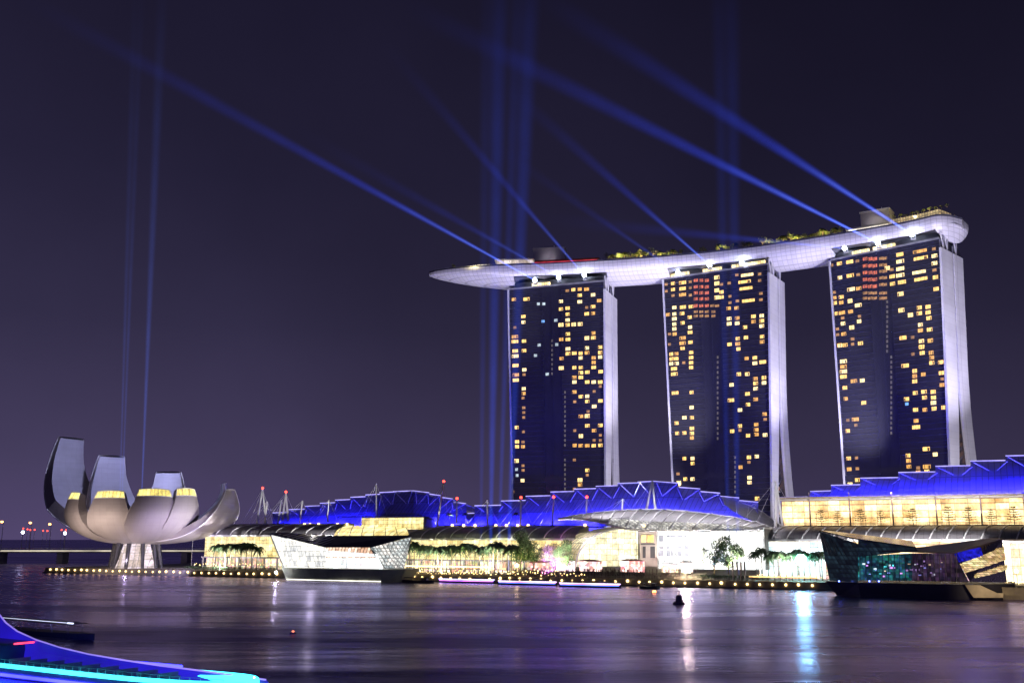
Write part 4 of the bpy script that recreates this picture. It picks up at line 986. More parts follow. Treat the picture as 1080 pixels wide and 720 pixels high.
# ------------------------------------------------------------------ crystal pavilions standing in the water
def crystal_white():
    T = thing('white_crystal_pavilion', S(W(350, 600, -24)[0], -12, 0), 'glowing white crystal pavilion on a dark hull-like base standing in the water', 'pavilion')
    t0, t1 = -24, -6
    wm = lit_glass('crystal white glass', (.93, .95, 1.0), (1, .95, .78), 1.35, 2.4, 2.4, .09, None, .6, 0, .35)
    A = [(285, 563), (343, 577), (344, 598), (299, 598)]
    def P(x, y, t): return Wp(x, y, t)
    mb = MB(); mb.quad(P(299, 598.5, t0), P(344, 598.5, t0 - 2), P(344, 577, t0 - 2), P(285, 563, t0)); mb.build('glass_wall', wm, T)
    mb = MB(); mb.quad(P(344, 598.5, t0 - 2), P(404, 599.5, t0), P(398, 584, t0), P(344, 580, t0 - 2)); mb.build('glass_wall', lit_glass('crystal lower glass', (1, .98, .96), (.85, .97, 1), 1.9, 2.6, 2.8, .07, None, .6, .15), T)
    mb = MB(); mb.quad(P(343.5, 588, t0 - 2.3), P(397, 588, t0 - .3), P(392, 577, t0 + 2), P(343.5, 575, t0)); mb.build('gallery_glass', lit_glass('orange gallery', (1, .50, .28), (1, .85, .7), 1.25, 1.8, 8, .3, 0, .9), T)
    # diamond lattice prow
    lat = lit_glass('lattice glass', (.75, .95, 1.0), (1, .85, .75), 1.15, 1.9, 1.6, .38, .3, .8, 0, .8)
    mb = MB(); mb.quad(P(404, 599.5, t0), P(426, 599, t0 + 6), P(434, 566, t0 + 8), P(390, 577, t0)); mb.build('lattice_prow', lat, T)
    mb = MB()
    for i in range(9):
        f0 = i / 8
        a = P(404 + 22 * f0, 599.4, t0 - .3 + 6 * f0); 
        for dd in (-.45, .45):
            f1 = min(1, max(0, f0 + dd)); b = P(390 + 44 * f1, 577 - 11 * f1, t0 - .3 + 8 * f1); mb.tube(a, b, .14, n=4)
    mb.build('lattice_bar', greysteel, T)
    # dark louvred roof falling back
    mb = MB(); rf = [P(285, 563, t0), P(343, 577, t0 - 2), P(392, 577, t0), P(434, 565.5, t0 + 8), P(400, 566.5, t1), P(330, 566, t1), P(300, 562, t1)]
    mb.slab(rf, UPV * .6); mb.build('roof', mat('pavilion roof', (.07, .07, .08), .5), T)
    mb = MB()
    for k in range(11):
        f_ = k / 10; a = P(300 + 70 * f_, 564.5 + 2.0 * f_, t1); b = P(294 + 46 * f_, 565.3 + 11 * f_, t0 - .4)
        mb.tube(a + UPV * .9, b + UPV * .9, .28, n=4)
    mb.build('louvre', steel, T)
    for (x, y, x2, y2) in ((285, 563, 343, 577), (285, 563, 299, 598)):
        mb = MB(); mb.tube(P(x, y, t0 - .2), P(x2, y2, t0 - .6), .35); mb.build('edge_frame', steel, T)
    # flared concrete base
    up = [(297, 598.5, t0 - .5), (344, 598.5, t0 - 2.6), (404, 599.8, t0 - .5), (428, 599, t0 + 6)]
    lo = [(303, 611, t0 + 1), (344, 612, t0), (402, 612.5, t0 + 1), (420, 610, t0 + 7)]
    ub = [P(*q) for q in up]; lb = [P(*q) for q in lo]
    for p in lb: p.z = -.6
    z_ = ub[0].z
    for p in ub: p.z = z_
    back_u = [S(( p - O).dot(E), t1, z_) for p in (ub[-1], ub[0])]; back_l = [S((p - O).dot(E), t1, -.6) for p in (lb[-1], lb[0])]
    mb = MB(); mb.loft([lb + back_l, ub + back_u], True, True); mb.build('base', mat('hull concrete', (.42, .43, .36), .8, var=.25, scale=.2), T)
    mb = MB(); mb.hexa([S((ub[0] - O).dot(E), t0 + 4, z_), S((ub[2] - O).dot(E), t0 + 4, z_), S((ub[2] - O).dot(E), t1, z_), S((ub[0] - O).dot(E), t1, z_)],
        [S((ub[0] - O).dot(E) + 1, t0 + 4, z_ + 8), S((ub[2] - O).dot(E), t0 + 4, z_ + 8), S((ub[2] - O).dot(E), t1, z_ + 8), S((ub[0] - O).dot(E) + 1, t1, z_ + 8)])
    mb.build('core', mat('core plaster', (.6, .58, .55), .7), T)
    mb = MB(); mb.path([lb[0] + UPV * 1.2 - N * .5, lb[1] + UPV * 1.2 - N * .5, lb[2] + UPV * 1.2 - N * .5], .14, 5); mb.build('waterline_glow', glow('waterline reflection', (1, .97, .85), 3.2, .3, .1), T)  # glowing strip added for the bright reflected line at the waterline
    lamp('SPOT', 'louvre_fill', P(330, 556, 2), P(345, 571, t0 + 8), 3e3, (1, .95, .9), spot_size=R(80), spot_blend=1, shadow_soft_size=.3)  # lamp added above the roof to brighten its slats
crystal_white()
def crystal_dark():
    T = thing('dark_crystal_pavilion', S(W(950, 612, -42)[0], -30, 0), 'dark glass crystal pavilion with a mirrored prism end, standing in the water', 'pavilion')
    t0, t1 = -43, -18
    P = Wp
    dg = lit_glass('dark lattice glass', (.01, .02, .03), (.06, .13, .18), .16, 1.6, 1.6, .3, None, 1.0, 0, .6)
    ng = lit_glass('nightclub glass', (.005, .01, .03), (.08, .50, .62), .36, 1.1, 1.0, .14, .1, 1.0, .6)
    vg = lit_glass('dim club glass', (.01, .01, .02), (.40, .22, .50), .15, 1.3, 1.5, .14, .1, 1.0, .4)
    mb = MB(); mb.quad(P(875, 612, t0 + 6), P(905, 614, t0), P(905, 573, t0), P(864, 560, t0 + 9)); mb.build('lattice_wall', dg, T)
    mb = MB(); mb.quad(P(905, 587, t0), P(968, 580.5, t0), P(966, 577, t0), P(905, 569, t0)); mb.build('lattice_wall', dg, T)
    mb = MB(); mb.quad(P(905, 611.5, t0 + .5), P(962, 612, t0 + .5), P(962, 583, t0 + .5), P(905, 586, t0 + .5)); mb.build('club_glass', ng, T)
    mb = MB(); mb.quad(P(962, 612, t0 + .5), P(1022, 613.5, t0 + .5), P(1007, 583, t0 + .5), P(962, 583, t0 + .5)); mb.build('club_glass', vg, T)
    rq = random.Random(6)
    for k in range(34):
        x = rq.uniform(908, 1000); y = rq.uniform(587, 607) if x < 950 else rq.uniform(590, 606); w_ = rq.uniform(.8, 3.2); h_ = rq.uniform(.6, 2.0)
        c_ = rq.choice(((.1, .9, 1.0), (.1, .9, 1.0), (.7, .9, 1.0), (.7, .3, 1.0), (1, .8, .6), (.25, .35, 1.0))) if x < 950 else rq.choice(((.6, .35, .9), (.8, .8, 1.0), (.3, .3, .9), (1, .7, .5)))
        mb = MB(); mb.slab([P(x, y + h_, t0 + .25), P(x + w_, y + h_, t0 + .25), P(x + w_, y, t0 + .25), P(x, y, t0 + .25)], -N * .1); mb.build('stage_light', glow('stage light %.1f %.1f %.1f' % c_, c_, 1.5 if x < 950 else .6, .6, 1.2), T)
    mb = MB()
    for x in range(907, 1012, 6): mb.tube(P(x, 612.5, t0 - .1), P(x, 584, t0 - .1), .13, n=4)
    mb.build('mullion', greysteel, T)
    mb = MB(); mb.slab([P(864, 560, t0 + 9), P(905, 569, t0), P(966, 577.5, t0), P(962, 571, t1), P(880, 561, t1)], UPV * .4); mb.build('roof', mat('roof dark glass', (.03, .05, .06), .2), T)
    mb = MB()
    for k in range(12):
        a = P(866 + 8.2 * k, 560.8 + 1.52 * k, t0 + 8.5 - .7 * k); b = P(875 + 8 * k, 585.5 - .6 * k, t0 + 4 - .3 * k); c = P(872 + 8 * (k + 1), 585.5 - .6 * k, t0 + 4 - .3 * k)
        mb.tube(a - N * .6, b - N * .6, .12, n=4); mb.tube(a - N * .6, c - N * .6, .12, n=4)
    mb.build('lattice_bar', mat('bar', (.12, .16, .18), .4), T)
    mb = MB(); mb.slab([P(930, 581.5, t0 - 1), P(1006, 583.5, t0 - 1.5), P(1060, 569, t0 + 4), P(1045, 568.5, t1), P(975, 577.5, t1)], UPV * .5)
    mb.build('roof_wing', mat('wing roof', (.34, .27, .22), .6), T)
    lamp('SPOT', 'wing_light', P(1040, 590, t0 - 14), P(1010, 578, t0), 9e2, (1, .75, .5), spot_size=R(100), spot_blend=1)
    # mirrored prism: facets reflect, rippled like hammered steel; glowing bands add painted reflections
    m, t_, b_ = base_mat('mirror facet'); b_.inputs['Metallic'].default_value = 1; b_.inputs['Roughness'].default_value = .08; b_.inputs['Base Color'].default_value = (.75, .7, .6, 1)
    wv = t_.nodes.new('ShaderNodeTexWave'); wv.inputs['Scale'].default_value = .35; wv.inputs['Distortion'].default_value = 9; uvn = t_.nodes.new('ShaderNodeUVMap')
    t_.links.new(uvn.outputs[0], wv.inputs['Vector']); bp = t_.nodes.new('ShaderNodeBump'); bp.inputs['Strength'].default_value = .25; bp.inputs['Distance'].default_value = .2
    t_.links.new(wv.outputs['Fac'], bp.inputs['Height']); t_.links.new(bp.outputs[0], b_.inputs['Normal'])
    mb = MB(); a, b, c, d = P(1023, 613, t0), P(1062, 614, t0 + 14), P(1057, 569.5, t0 + 16), P(1006, 583, t0)
    mb.quad(a, b, c, d); mb.build('mirror_prism', m, T)
    gd = lit_glass('gold reflection band', (1, .62, .22), (1, .86, .5), 1.1, 1.6, .7, .12, .3, 1.0, .2, .9)
    pn = (b - a).cross(d - a).normalized(); pn = pn if pn.y < 0 else -pn
    def bil(u, v): return a.lerp(b, u).lerp(d.lerp(c, u), v) + pn * .9
    for (v0, v1, u0, u1, mt) in ((.30, .62, 0.0, .98, gd), (.06, .18, .2, 1.0, gd), (.68, .98, .02, .5, glow('blue prism reflection', (.02, .02, .9), .5, .9, .8))):  # reflected gold and blue put on as emissive bands
        mb = MB(); k = 10; rows = []
        for v in (v0, v1): rows.append([bil(u0 + (u1 - u0) * i / k, max(0, min(1, v + .22 * (u0 + (u1 - u0) * i / k) * (1 if mt is gd else -.2) + .012 * (i % 2)))) for i in range(k + 1)])
        mb.loft(rows); mb.build('prism_reflection', mt, T)
    # ship-like base
    up = [(871, 613, t0 + 6), (905, 614, t0 - .5), (1023, 614, t0 - .5), (1070, 616, t0 + 14)]
    lo = [(884, 627, t0 + 8), (908, 630, t0 + 1), (1031, 630, t0 + 1), (1074, 628, t0 + 16)]
    ub = [P(*q) for q in up]; lb = [P(*q) for q in lo]
    z_ = ub[1].z
    for p in ub: p.z = z_
    for p in lb: p.z = -.6
    bu = [S((p - O).dot(E), -8, z_) for p in (ub[-1], ub[0])]; bl = [S((p - O).dot(E), -8, -.6) for p in (lb[-1], lb[0])]
    mb = MB(); mb.loft([lb + bl, ub + bu], True, True); mb.build('base', mat('dark hull concrete', (.09, .085, .12), .6, var=.2, scale=.2), T)
    mb = MB(); mb.slab([P(1018, 616.5, t0 - 1.3), P(1034, 616.5, t0 - 1.3), P(1052, 625, t0 - 1.3), P(1058, 625, t0 - 1.3), P(1058, 629.8, t0 - 1.3), P(1027, 629.8, t0 - 1.3)], -N * .8); mb.build('stair_block', mat('stair stone', (.55, .45, .33), .7), T)
    lamp('SPOT', 'stair_light', P(1040, 622, t0 - 12), P(1038, 622, t0), 2.5e3, (1, .8, .5), spot_size=R(90), spot_blend=1)
    for x in (885, 917, 927):
        mb = MB(); mb.ball(P(x, 612.5, t0 - .8), .3); mb.build('deck_light', glow('blue deck light', (.1, .15, 1), 12, .1), T)
    return T
crystal_dark()
# piers under the right edge stair
for k, px in enumerate((1061, 1067, 1073, 1079)):
    p = Wp(px, 628, -34); mb = MB(); mb.box((p.x, p.y, -.5), 1.9, 1.9, 4.2, E); mb.box((p.x, p.y, 3.72), 2.2, 2.2, .4, E)
    tag(mb.build('pier_block', mat('stair stone', (.55, .45, .33), .7)), '%s square stone pier block in the water, counted from the dark pavilion stair' % nth(k), 'pier', 'pier blocks at the right edge')
lamp('SPOT', 'pier_light', Wp(1070, 626, -52), Wp(1070, 627, -34), 1.6e3, (1, .8, .5), spot_size=R(90), spot_blend=1)

for px in (235, 330, 460, 520, 590, 830, 900, 970, 1040):  # wash lamps added to brighten the roofs and masts
    lamp('SPOT', 'roof_fill', Wp(px, 600, 1.5) + UPV * 2, Wp(px, 540, 50), 1.5e5 if px < 400 else 9e4, (1, .94, .95), spot_size=R(110), spot_blend=1, shadow_soft_size=.3)
# ------------------------------------------------------------------ masts and cables on the roofs
def mast(base, top, t, red, label, r=.62, aframe=0, cab=22, z0=None):
    a, b = Wp(base[0], base[1], t), Wp(top[0], top[1], t)
    T = thing('cable_mast', a, label, 'mast', 'cable masts on the arcade roofs')
    if aframe:
        for d in (-aframe, aframe):
            mb = MB(); mb.tube(Wp(base[0] + d, base[1], t), b, r * 1.2, r * .7); mb.build('leg', steel, T)
    else:
        mb = MB(); mb.tube(a, b, r, r * .7); mb.build('pole', steel, T)
    mb = MB()
    for dx, dt in ((-cab, 6), (cab * .55, 4), (-cab * .6, 3)):
        mb.tube(b, Wp(base[0] + dx, base[1] - .5, t + dt), .07, n=3)
    mb.build('cable', steel, T)
    if red:
        mb = MB(); mb.ball(b + UPV * .6, .75, 8, 6); mb.build('warning_lamp', redbulb, T, smooth=True)
    return T
ML = [((276, 553), (277, 515.5), 1, 5, 'tall A-frame mast with red lamp, closest to the lotus museum'),
      ((279, 553), (282, 528.5), 0, 0, 'short bare mast just right of the museum-side A-frame'),
      ((293, 552), (297, 527), 0, 0, 'bare mast directly left of the second red-lamped mast'),
      ((301, 548), (301.5, 519.5), 1, 3, 'second red-lamped mast from the lotus museum, on splayed legs'),
      ((316, 552), (319, 527.5), 0, 0, 'bare mast in front of the lowest blue plates of the farther hall'),
      ((345, 552), (347, 527), 0, 0, 'bare mast left of the rooftop pavilion roof'),
      ((397, 546), (397, 510), 0, 0, 'tallest bare mast, rising over the rooftop pavilion'),
      ((461, 554), (468, 508.5), 1, 0, 'leaning tall mast with red lamp right of the rooftop pavilion'),
      ((481.5, 552), (482, 526.5), 1, 0, 'short red-lamped mast under the white tail canopy'),
      ((514, 554), (514, 527), 0, 0, 'bare mast at the low left end of the middle blue roof'),
      ((549, 554), (549.5, 525.5), 1, 0, 'leftmost of three red-lamped masts before the middle blue roof'),
      ((582.5, 554), (584, 525), 1, 0, 'central one of three red-lamped masts before the middle blue roof'),
      ((618, 548), (619, 525), 1, 0, 'rightmost of three red-lamped masts before the middle blue roof'),
      ((656, 540), (657, 526), 0, 0, 'small bare mast just above the fan canopy, left of the A-frame'),
      ((686.5, 539), (688, 507), 0, 5, 'bright A-frame mast at the crown of the middle blue roof'),
      ((822, 556), (818, 507), 0, 4, 'A-frame mast at the foot of the middle tower, fan of cables going left')]
for base, top, red, af, lab in ML: mast(base, top, 53, red, lab, aframe=af, cab=44 if base[0] == 822 else 22)

# ------------------------------------------------------------------ lamps
def lamp_proto():
    T = thing('quay_lamp', (0, 0, 0), 'x', 'lamp'); 
    mb = MB(); mb.tube((0, 0, 0), (0, 0, 1.0), .14, .10, 6); mb.box((0, 0, 0), .5, .5, .12); mb.build('post', greysteel, T)
    mb = MB(); mb.ball((0, 0, 1.35), .60, 10, 7); mb.build('globe', bulb, T, smooth=True); return T
s_l = W(20, 605, 0)[0]; s_r = W(868, 622, 0)[0]
proto = None; k = 0; s_ = max(-112, s_l)
gap = {}
while s_ < s_r:
    loc = S(s_, -1.8, .75); px, _ = proj(loc)
    if not (296 < px < 425):
        if proto is None: proto = lamp_proto(); q = proto; q.location = loc
        else: q = copy_tree(proto, loc + E * random.uniform(-.35, .35), 0, random.uniform(.78, 1.15))
        where = 'before the museum' if px < 200 else 'before the left arcade' if px < 297 else 'below the green-lit palms' if px < 545 else 'below the crowd' if px < 700 else 'right of the crowd'
        gap.setdefault(where, []).append(q)
    s_ += 5.35
for wh, lst in gap.items():
    for i, q in enumerate(lst):
        q['label'] = 'round yellow quay lamp, %s from the left of those %s' % (nth(i), wh); q['group'] = 'round lamps along the quay wall'
def roof_lamp(px, py, t, label, col=bulb, r=.75, h=1.2):
    p = Wp(px, py, t); T = thing('roof_lamp', p - UPV * h, label, 'lamp', 'lamps on the arcade roofs')
    mb = MB(); mb.tube(p - UPV * h, p - UPV * r * .7, .12, n=5); mb.build('post', greysteel, T)
    mb = MB(); mb.ball(p, r, 8, 6); mb.build('globe', col, T, smooth=True)
for i, px in enumerate((321, 327, 336, 356, 366)): roof_lamp(px, 552.5, 51, '%s yellow lamp from the left on the roof ridge by the rooftop pavilion' % nth(i))
for i, px in enumerate((477, 489, 501, 523, 534, 546, 557)): roof_lamp(px, 553.7, 51, '%s yellow lamp from the left on the roof ridge above the green-lit palms' % nth(i))
roof_lamp(617, 553.5, 51, 'single yellow roof lamp just above the glass arch')
roof_lamp(679, 554, 15, 'yellow lamp on the fan canopy edge over the stone block')
roof_lamp(716, 510, 96, 'bright lamp on the blue roof near the foot of the middle tower', bulb, 1.1)

# street lamps and bridge beyond the museum
def far_bridge():
    T = thing('road_bridge', at(20, 575, 900), 'low road bridge with lit railing crossing the water left of the museum', 'bridge')
    a, b = at(-160, 572, 860), at(230, 572, 860); a.z = b.z = 9
    d = (b - a).normalized(); c = (a + b) / 2; L_ = (b - a).length
    mb = MB(); mb.box(c, L_, 16, 2.2, d); mb.build('road_deck', concrete, T)
    mb = MB(); 
    for k in range(40): p = a.lerp(b, k / 39) - Vector((0, 8, 0)); mb.tube(p + UPV * 2.2, p + UPV * 3.4, .1, n=4)
    mb.tube(a + Vector((0, -8, 3.4)), b + Vector((0, -8, 3.4)), .15); mb.build('railing', steel, T)
    for k in range(6):
        p = a.lerp(b, (k + .5) / 6); mb = MB(); mb.box((p.x, p.y, -1), 5, 12, 10, d); mb.build('pier', concrete, T)
    mb = MB(); mb.box(c + Vector((0, -8.4, 1.2)), L_, .3, .5, d); mb.build('deck_light', glow('bridge strip light', (1, .9, .7), 1.2, .4, .05), T)
far_bridge()
for i, (px, py, Y, lab) in enumerate([(2, 550, 800, 'sodium street lamp at the very left edge of the picture'), (32, 551, 820, 'tallest-looking sodium street lamp left of the museum'),
        (52.5, 552.5, 820, 'sodium street lamp right next to the museum petal')]):
    p = at(px, py, Y); T = thing('street_lamp', (p.x + 1.2, p.y, 11), lab, 'street lamp', 'sodium street lamps on the bridge')
    mb = MB(); mb.tube((p.x + 1.2, p.y, 11), (p.x + 1.2, p.y, p.z - .6), .28, .18); mb.tube((p.x + 1.2, p.y, p.z - .6), (p.x, p.y, p.z + .1), .15); mb.build('pole', greysteel, T)
    mb = MB(); mb.ball(p, 1.1, 10, 6, .7); mb.build('lamp_head', sodium, T, smooth=True)
for i, (px, py, lab) in enumerate([(24, 561, 'left white floodlight on the bridge, below the red lamps'), (68.5, 562, 'right white floodlight on the bridge, touching the museum petal'), (203.5, 567, 'white floodlight on a mast between museum and left arcade')]):
    Y = 830 if i < 2 else 640; p = at(px, py, Y); T = thing('floodlight', (p.x, p.y, GZ if i == 2 else 11), lab, 'floodlight', 'white floodlights at the left')
    mb = MB(); mb.tube((p.x, p.y, GZ if i == 2 else 11), p - UPV * .6, .25, .2); mb.build('pole', greysteel, T)
    mb = MB(); mb.ball(p, 1.2, 10, 6); mb.build('lamp_head', bulbw, T, smooth=True)
reds = [(24.5, 557), (29, 557.8), (32, 558.5), (36.5, 558.3), (45.5, 559.3), (50, 559.5), (65, 558.5), (69.5, 558.7)]
for i, (px, py) in enumerate(reds):
    p = at(px, py, 850); T = thing('signal_lamp', (p.x, p.y, 11), '%s tiny red signal lamp from the left on the bridge' % nth(i), 'signal lamp', 'red signal lamps on the bridge')
    mb = MB(); mb.tube((p.x, p.y, 11), p - UPV * .4, .15); mb.build('pole', greysteel, T)
    mb = MB(); mb.ball(p, .6, 8, 5); mb.build('lamp_head', redbulb, T, smooth=True)

# ------------------------------------------------------------------ palms and trees
def palm_mesh(seed, hgt=14.2, fr=22, ln=5.0, leaf=leafd):
    rnd = random.Random(seed)
    T = thing('palm_tree', (0, 0, 0), 'x', 'palm')
    mb = MB(); bend = Vector((rnd.uniform(-.5, .5), rnd.uniform(-.5, .5), 0)); pts = [Vector((0, 0, 0)) + bend * (i / 6) ** 2 + UPV * hgt * i / 6 for i in range(7)]
    for i in range(6): mb.tube(pts[i], pts[i + 1], .30 - .02 * i, .28 - .02 * i, 7)
    mb.build('trunk', trunkm, T)
    mb = MB(); top = pts[-1]
    for k in range(fr):
        an = 2 * math.pi * k / fr + rnd.uniform(-.2, .2); el = rnd.uniform(-.75, 1.2); d = Vector((math.cos(an), math.sin(an), 0)); L_ = ln * rnd.uniform(.8, 1.1)
        prev = top; pd = None
        for j in range(1, 8):
            t = j / 7; p = top + d * L_ * t * math.cos(el * .6) + UPV * (L_ * (math.sin(el) * t - (.85 + .45 * el) * t * t))
            side = d.cross(UPV).normalized()
            wl = 1.3 * math.sin(math.pi * min(1, t * .9 + .12))
            mb.tube(prev, p, .05, n=3)
            for sg in (-1, 1):
                for q in (.15, .5, .85):
                    c = prev.lerp(p, q); tipl = c + side * sg * wl + d * .35 - UPV * (.45 * wl + rnd.uniform(0, .25))
                    wv = (p - prev) * .22; mb.add([c - wv, c + wv, tipl], [(0, 1, 2)])
            prev = p
    mb.build('crown', leaf, T); return T
def tree_proto(seed, h, r, leaves, name='leafy_tree', leaf=leafm, rz=1.0, trunk_h=.35):
    rnd = random.Random(seed); T = thing(name, (0, 0, 0), 'x', 'tree')
    mb = MB(); mb.tube((0, 0, 0), (0, 0, h * trunk_h), .3, .22, 7); cl = []
    for k in range(11):
        an = rnd.uniform(0, 6.28); rr = r * rnd.uniform(.25, .8); z = h * rnd.uniform(trunk_h + .08, .95)
        zz = (z / h - .68) / .32; rr *= max(.3, 1 - zz * zz * .6)
        c = Vector((math.cos(an) * rr, math.sin(an) * rr, z)); cl.append((c, r * rnd.uniform(.28, .48)))
        mb.tube((0, 0, h * rnd.uniform(trunk_h * .8, trunk_h)), c, .12, .04, 5)
    mb.build('trunk', trunkm, T)
    mb = MB()
    for k in range(leaves):
        c, cr = rnd.choice(cl); v = Vector((rnd.gauss(0, 1), rnd.gauss(0, 1), rnd.gauss(0, 1))).normalized() * cr * rnd.uniform(.45, 1.1)
        p = c + v; p.z = c.z + v.z * rz; a = Vector((rnd.gauss(0, 1), rnd.gauss(0, 1), rnd.gauss(0, 1))).normalized(); b = a.orthogonal().normalized(); s_ = rnd.uniform(.16, .34)
        mb.quad(p - a * s_, p + b * s_ * .6, p + a * s_, p - b * s_ * .6)
    mb.build('crown', leaf, T); return T
palms = [palm_mesh(3), palm_mesh(5, 14.9, 24), palm_mesh(8, 13.4, 20)]
used = [False] * 3
def put(protos, used, i, loc, rz, sc, label, group):
    k = i % len(protos)
    if not used[k]:
        used[k] = True; q = protos[k]; q.location = loc; q.rotation_euler = (0, 0, rz); q.scale = (sc,) * 3; q['label'] = label; q['group'] = group; return q
    return copy_tree(protos[k], loc, rz, sc, label, group)
rows_ = [([(226 + 5.6 * i, 10 + (i % 2) * 5) for i in range(9)], 'left palm row standing black before the yellow arcade', 1.02),
         ([(432 + 4.9 * i, 9 + (i % 3) * 4) for i in range(24)], 'green-lit palm row right of the lattice prow', .98),
         ([(797 + 6.3 * i, 9 + (i % 2) * 5) for i in range(12)], 'right palm row before the cyan-white glare', .84)]
k = 0
for lst, wh, sc in rows_:
    for i, (px, t) in enumerate(lst):
        s_, _ = W(px, 590, t); put(palms, used, k, S(s_, t, GZ), random.uniform(0, 6), sc * random.uniform(.92, 1.07), '%s palm from the left in the %s' % (nth(i), wh), 'promenade palms'); k += 1
lt = [tree_proto(21, 12.5, 4.6, 2600), tree_proto(33, 11.5, 4.0, 1500)]
ul = [False, False]
for i, (px, py, t, sc, lab, m) in enumerate([(549, 590, 14, 1.62, 'tall full green tree at the right end of the green-lit palm row', None), (563, 590, 16, 1.45, 'thin-crowned yellowish tree left of the purple-lit tree', None),
        (597, 592, 12, 1.3, 'dark-crowned tree just right of the purple-lit tree', None), (753, 592, 12, 1.5, 'thin tree with blue light inside, in front of the white atrium', None), (768, 592, 13, 1.42, 'dense green tree standing right of the blue-lit thin tree', None)]):
    s_, _ = W(px, py, t); put(lt, ul, i, S(s_, t, GZ), i * 1.3, sc, lab, 'leafy trees on the promenade')
pt = tree_proto(44, 10.5, 5.6, 1700, 'flowering_tree', mat('pale leaf', (.30, .20, .28), .6, var=.4)); s_, _ = W(583, 590, 12); pt.location = S(s_, 12, GZ)
pt.scale = (1.35,) * 3; tag(pt, 'round tree lit bright purple and magenta from below beside the crowd', 'tree')
lamp('SPOT', 'tree_uplight', S(s_, 7, GZ + 1), S(s_, 12, GZ + 12), 2.6e4, (.75, .10, 1.0), spot_size=R(100), spot_blend=.6, shadow_soft_size=.4)
lamp('SPOT', 'tree_uplight', S(s_ - 3, 5, GZ + 1), S(s_, 12, GZ + 9), 1.6e4, (1.0, .10, .8), spot_size=R(90), spot_blend=.6, shadow_soft_size=.4)
s_, _ = W(753, 590, 8); lamp('SPOT', 'tree_uplight', S(s_, 5, GZ + 1), S(s_, 12, GZ + 12), 1.6e4, (.05, .2, 1.0), spot_size=R(60), spot_blend=.6, shadow_soft_size=.4)
for px in (440, 465, 490, 515, 540):    # uplights under the palms
    s_, _ = W(px, 590, 3); lamp('SPOT', 'palm_uplight', S(s_, 3.5, GZ + 1), S(s_, 13, GZ + 15), 2.2e4, (.9, 1.0, .35), spot_size=R(110), spot_blend=.8, shadow_soft_size=.4)
# layered trees on the golden gallery terrace
def fir(seed):
    rnd = random.Random(seed); T = thing('terrace_tree', (0, 0, 0), 'x', 'tree'); mb = MB(); mb.tube((0, 0, 0), (0, 0, 8), .16, .05, 5)
    for k in range(6):
        z = 1.8 + k * 1.05
        for j in range(6): an = j * 1.05 + rnd.uniform(-.3, .3); L_ = (3.6 - k * .45); mb.tube((0, 0, z), (math.cos(an) * L_, math.sin(an) * L_, z + .7), .06, .03, 3)
    mb.build('trunk', trunkm, T); mb = MB()
    for k in range(6):
        z = 1.8 + k * 1.05
        for j in range(42):
            an = rnd.uniform(0, 6.28); L_ = (3.6 - k * .45) * rnd.uniform(.3, 1); p = Vector((math.cos(an) * L_, math.sin(an) * L_, z + .7 * L_ / 3.6 + rnd.uniform(-.12, .2)))
            a = Vector((rnd.gauss(0, 1), rnd.gauss(0, 1), rnd.gauss(0, .3))).normalized(); b = a.orthogonal().normalized(); mb.quad(p - a * .38, p + b * .16, p + a * .38, p - b * .16)
    mb.build('crown', leafm, T); return T
firs = [fir(1), fir(2)]; uf = [False, False]
for i, px in enumerate((866, 884, 908, 929, 963, 1001, 1022, 1046, 1070)):
    s_, _ = W(px, 550, 56.8); put(firs, uf, i, S(s_, 56.8, gz0), i, random.uniform(.85, 1.05), '%s layered tree from the left on the terrace before the golden gallery' % nth(i), 'layered trees on the gallery terrace')
mb = MB(); mb.sbox(gs0, gs1, 53.3, 61, gz0 - 1.2, gz0 - .02); mb.build('terrace', concrete, G1)
for i, (px, lab) in enumerate(((474, 'palm on the roof just left of the short red-lamped mast'), (491, 'palm on the roof just right of the short red-lamped mast'), (544, 'palm on the roof left of the leftmost red-lamped mast'))):
    p = Wp(px, 553.5, 56); copy_tree(palms[0], p, i, .45, lab, 'roof palms')
# trees on the roof deck
sh = tree_proto(55, 6.6, 3.0, 300, 'deck_tree', mat('deck leaf', (.14, .17, .05), .6, var=.4)); us = [False]; k = 0
pd = palm_mesh(12, 4.8, 13, 2.7, MATS['deck leaf']); pd.name = 'deck_palm'; up_ = [False]
names = {'between the red-lit bar and the middle tower': [641, 647, 653, 659, 665, 671, 677, 683, 690, 697, 704, 711, 718], 'above the middle tower': [742, 760, 767, 776, 786, 792], 'between the middle and the nearest tower': [806, 812, 819, 827, 835, 843, 850, 857, 863, 869, 875, 881, 887],
         'along the stern garden': [943, 949, 955, 961, 967, 973, 979, 985, 991, 997]}
for wh, lst in names.items():
    for i, px in enumerate(lst):
        d = sdpx(px); c, tg, nn = sframe(d); p = c - nn * random.uniform(11.5, 16) + UPV * (ZT + (6.45 if 'stern' in wh else 0))
        if 'stern' in wh: p = c - nn * 9 + UPV * (ZT + 6.4)
        sc = random.uniform(.8, 1.3) * (.45 if 'stern' in wh else 1)
        if (i % 2): put([pd], up_, 0, p, random.uniform(0, 6), sc * 1.1, '%s roof-deck plant from the left %s' % (nth(i), wh), 'trees on the roof deck')
        else: put([sh], us, 0, p, random.uniform(0, 6), sc, '%s roof-deck plant from the left %s' % (nth(i), wh), 'trees on the roof deck')
for px in (500, 655, 675, 700, 765, 815, 840, 870, 960, 985):
    d = sdpx(px); c, tg, nn = sframe(d); lamp('POINT', 'garden_light', c - nn * 17 + UPV * (ZT + 2.5 + (5 if px > 940 else 0)), None, 4200, (1, .85, .35), shadow_soft_size=.3)
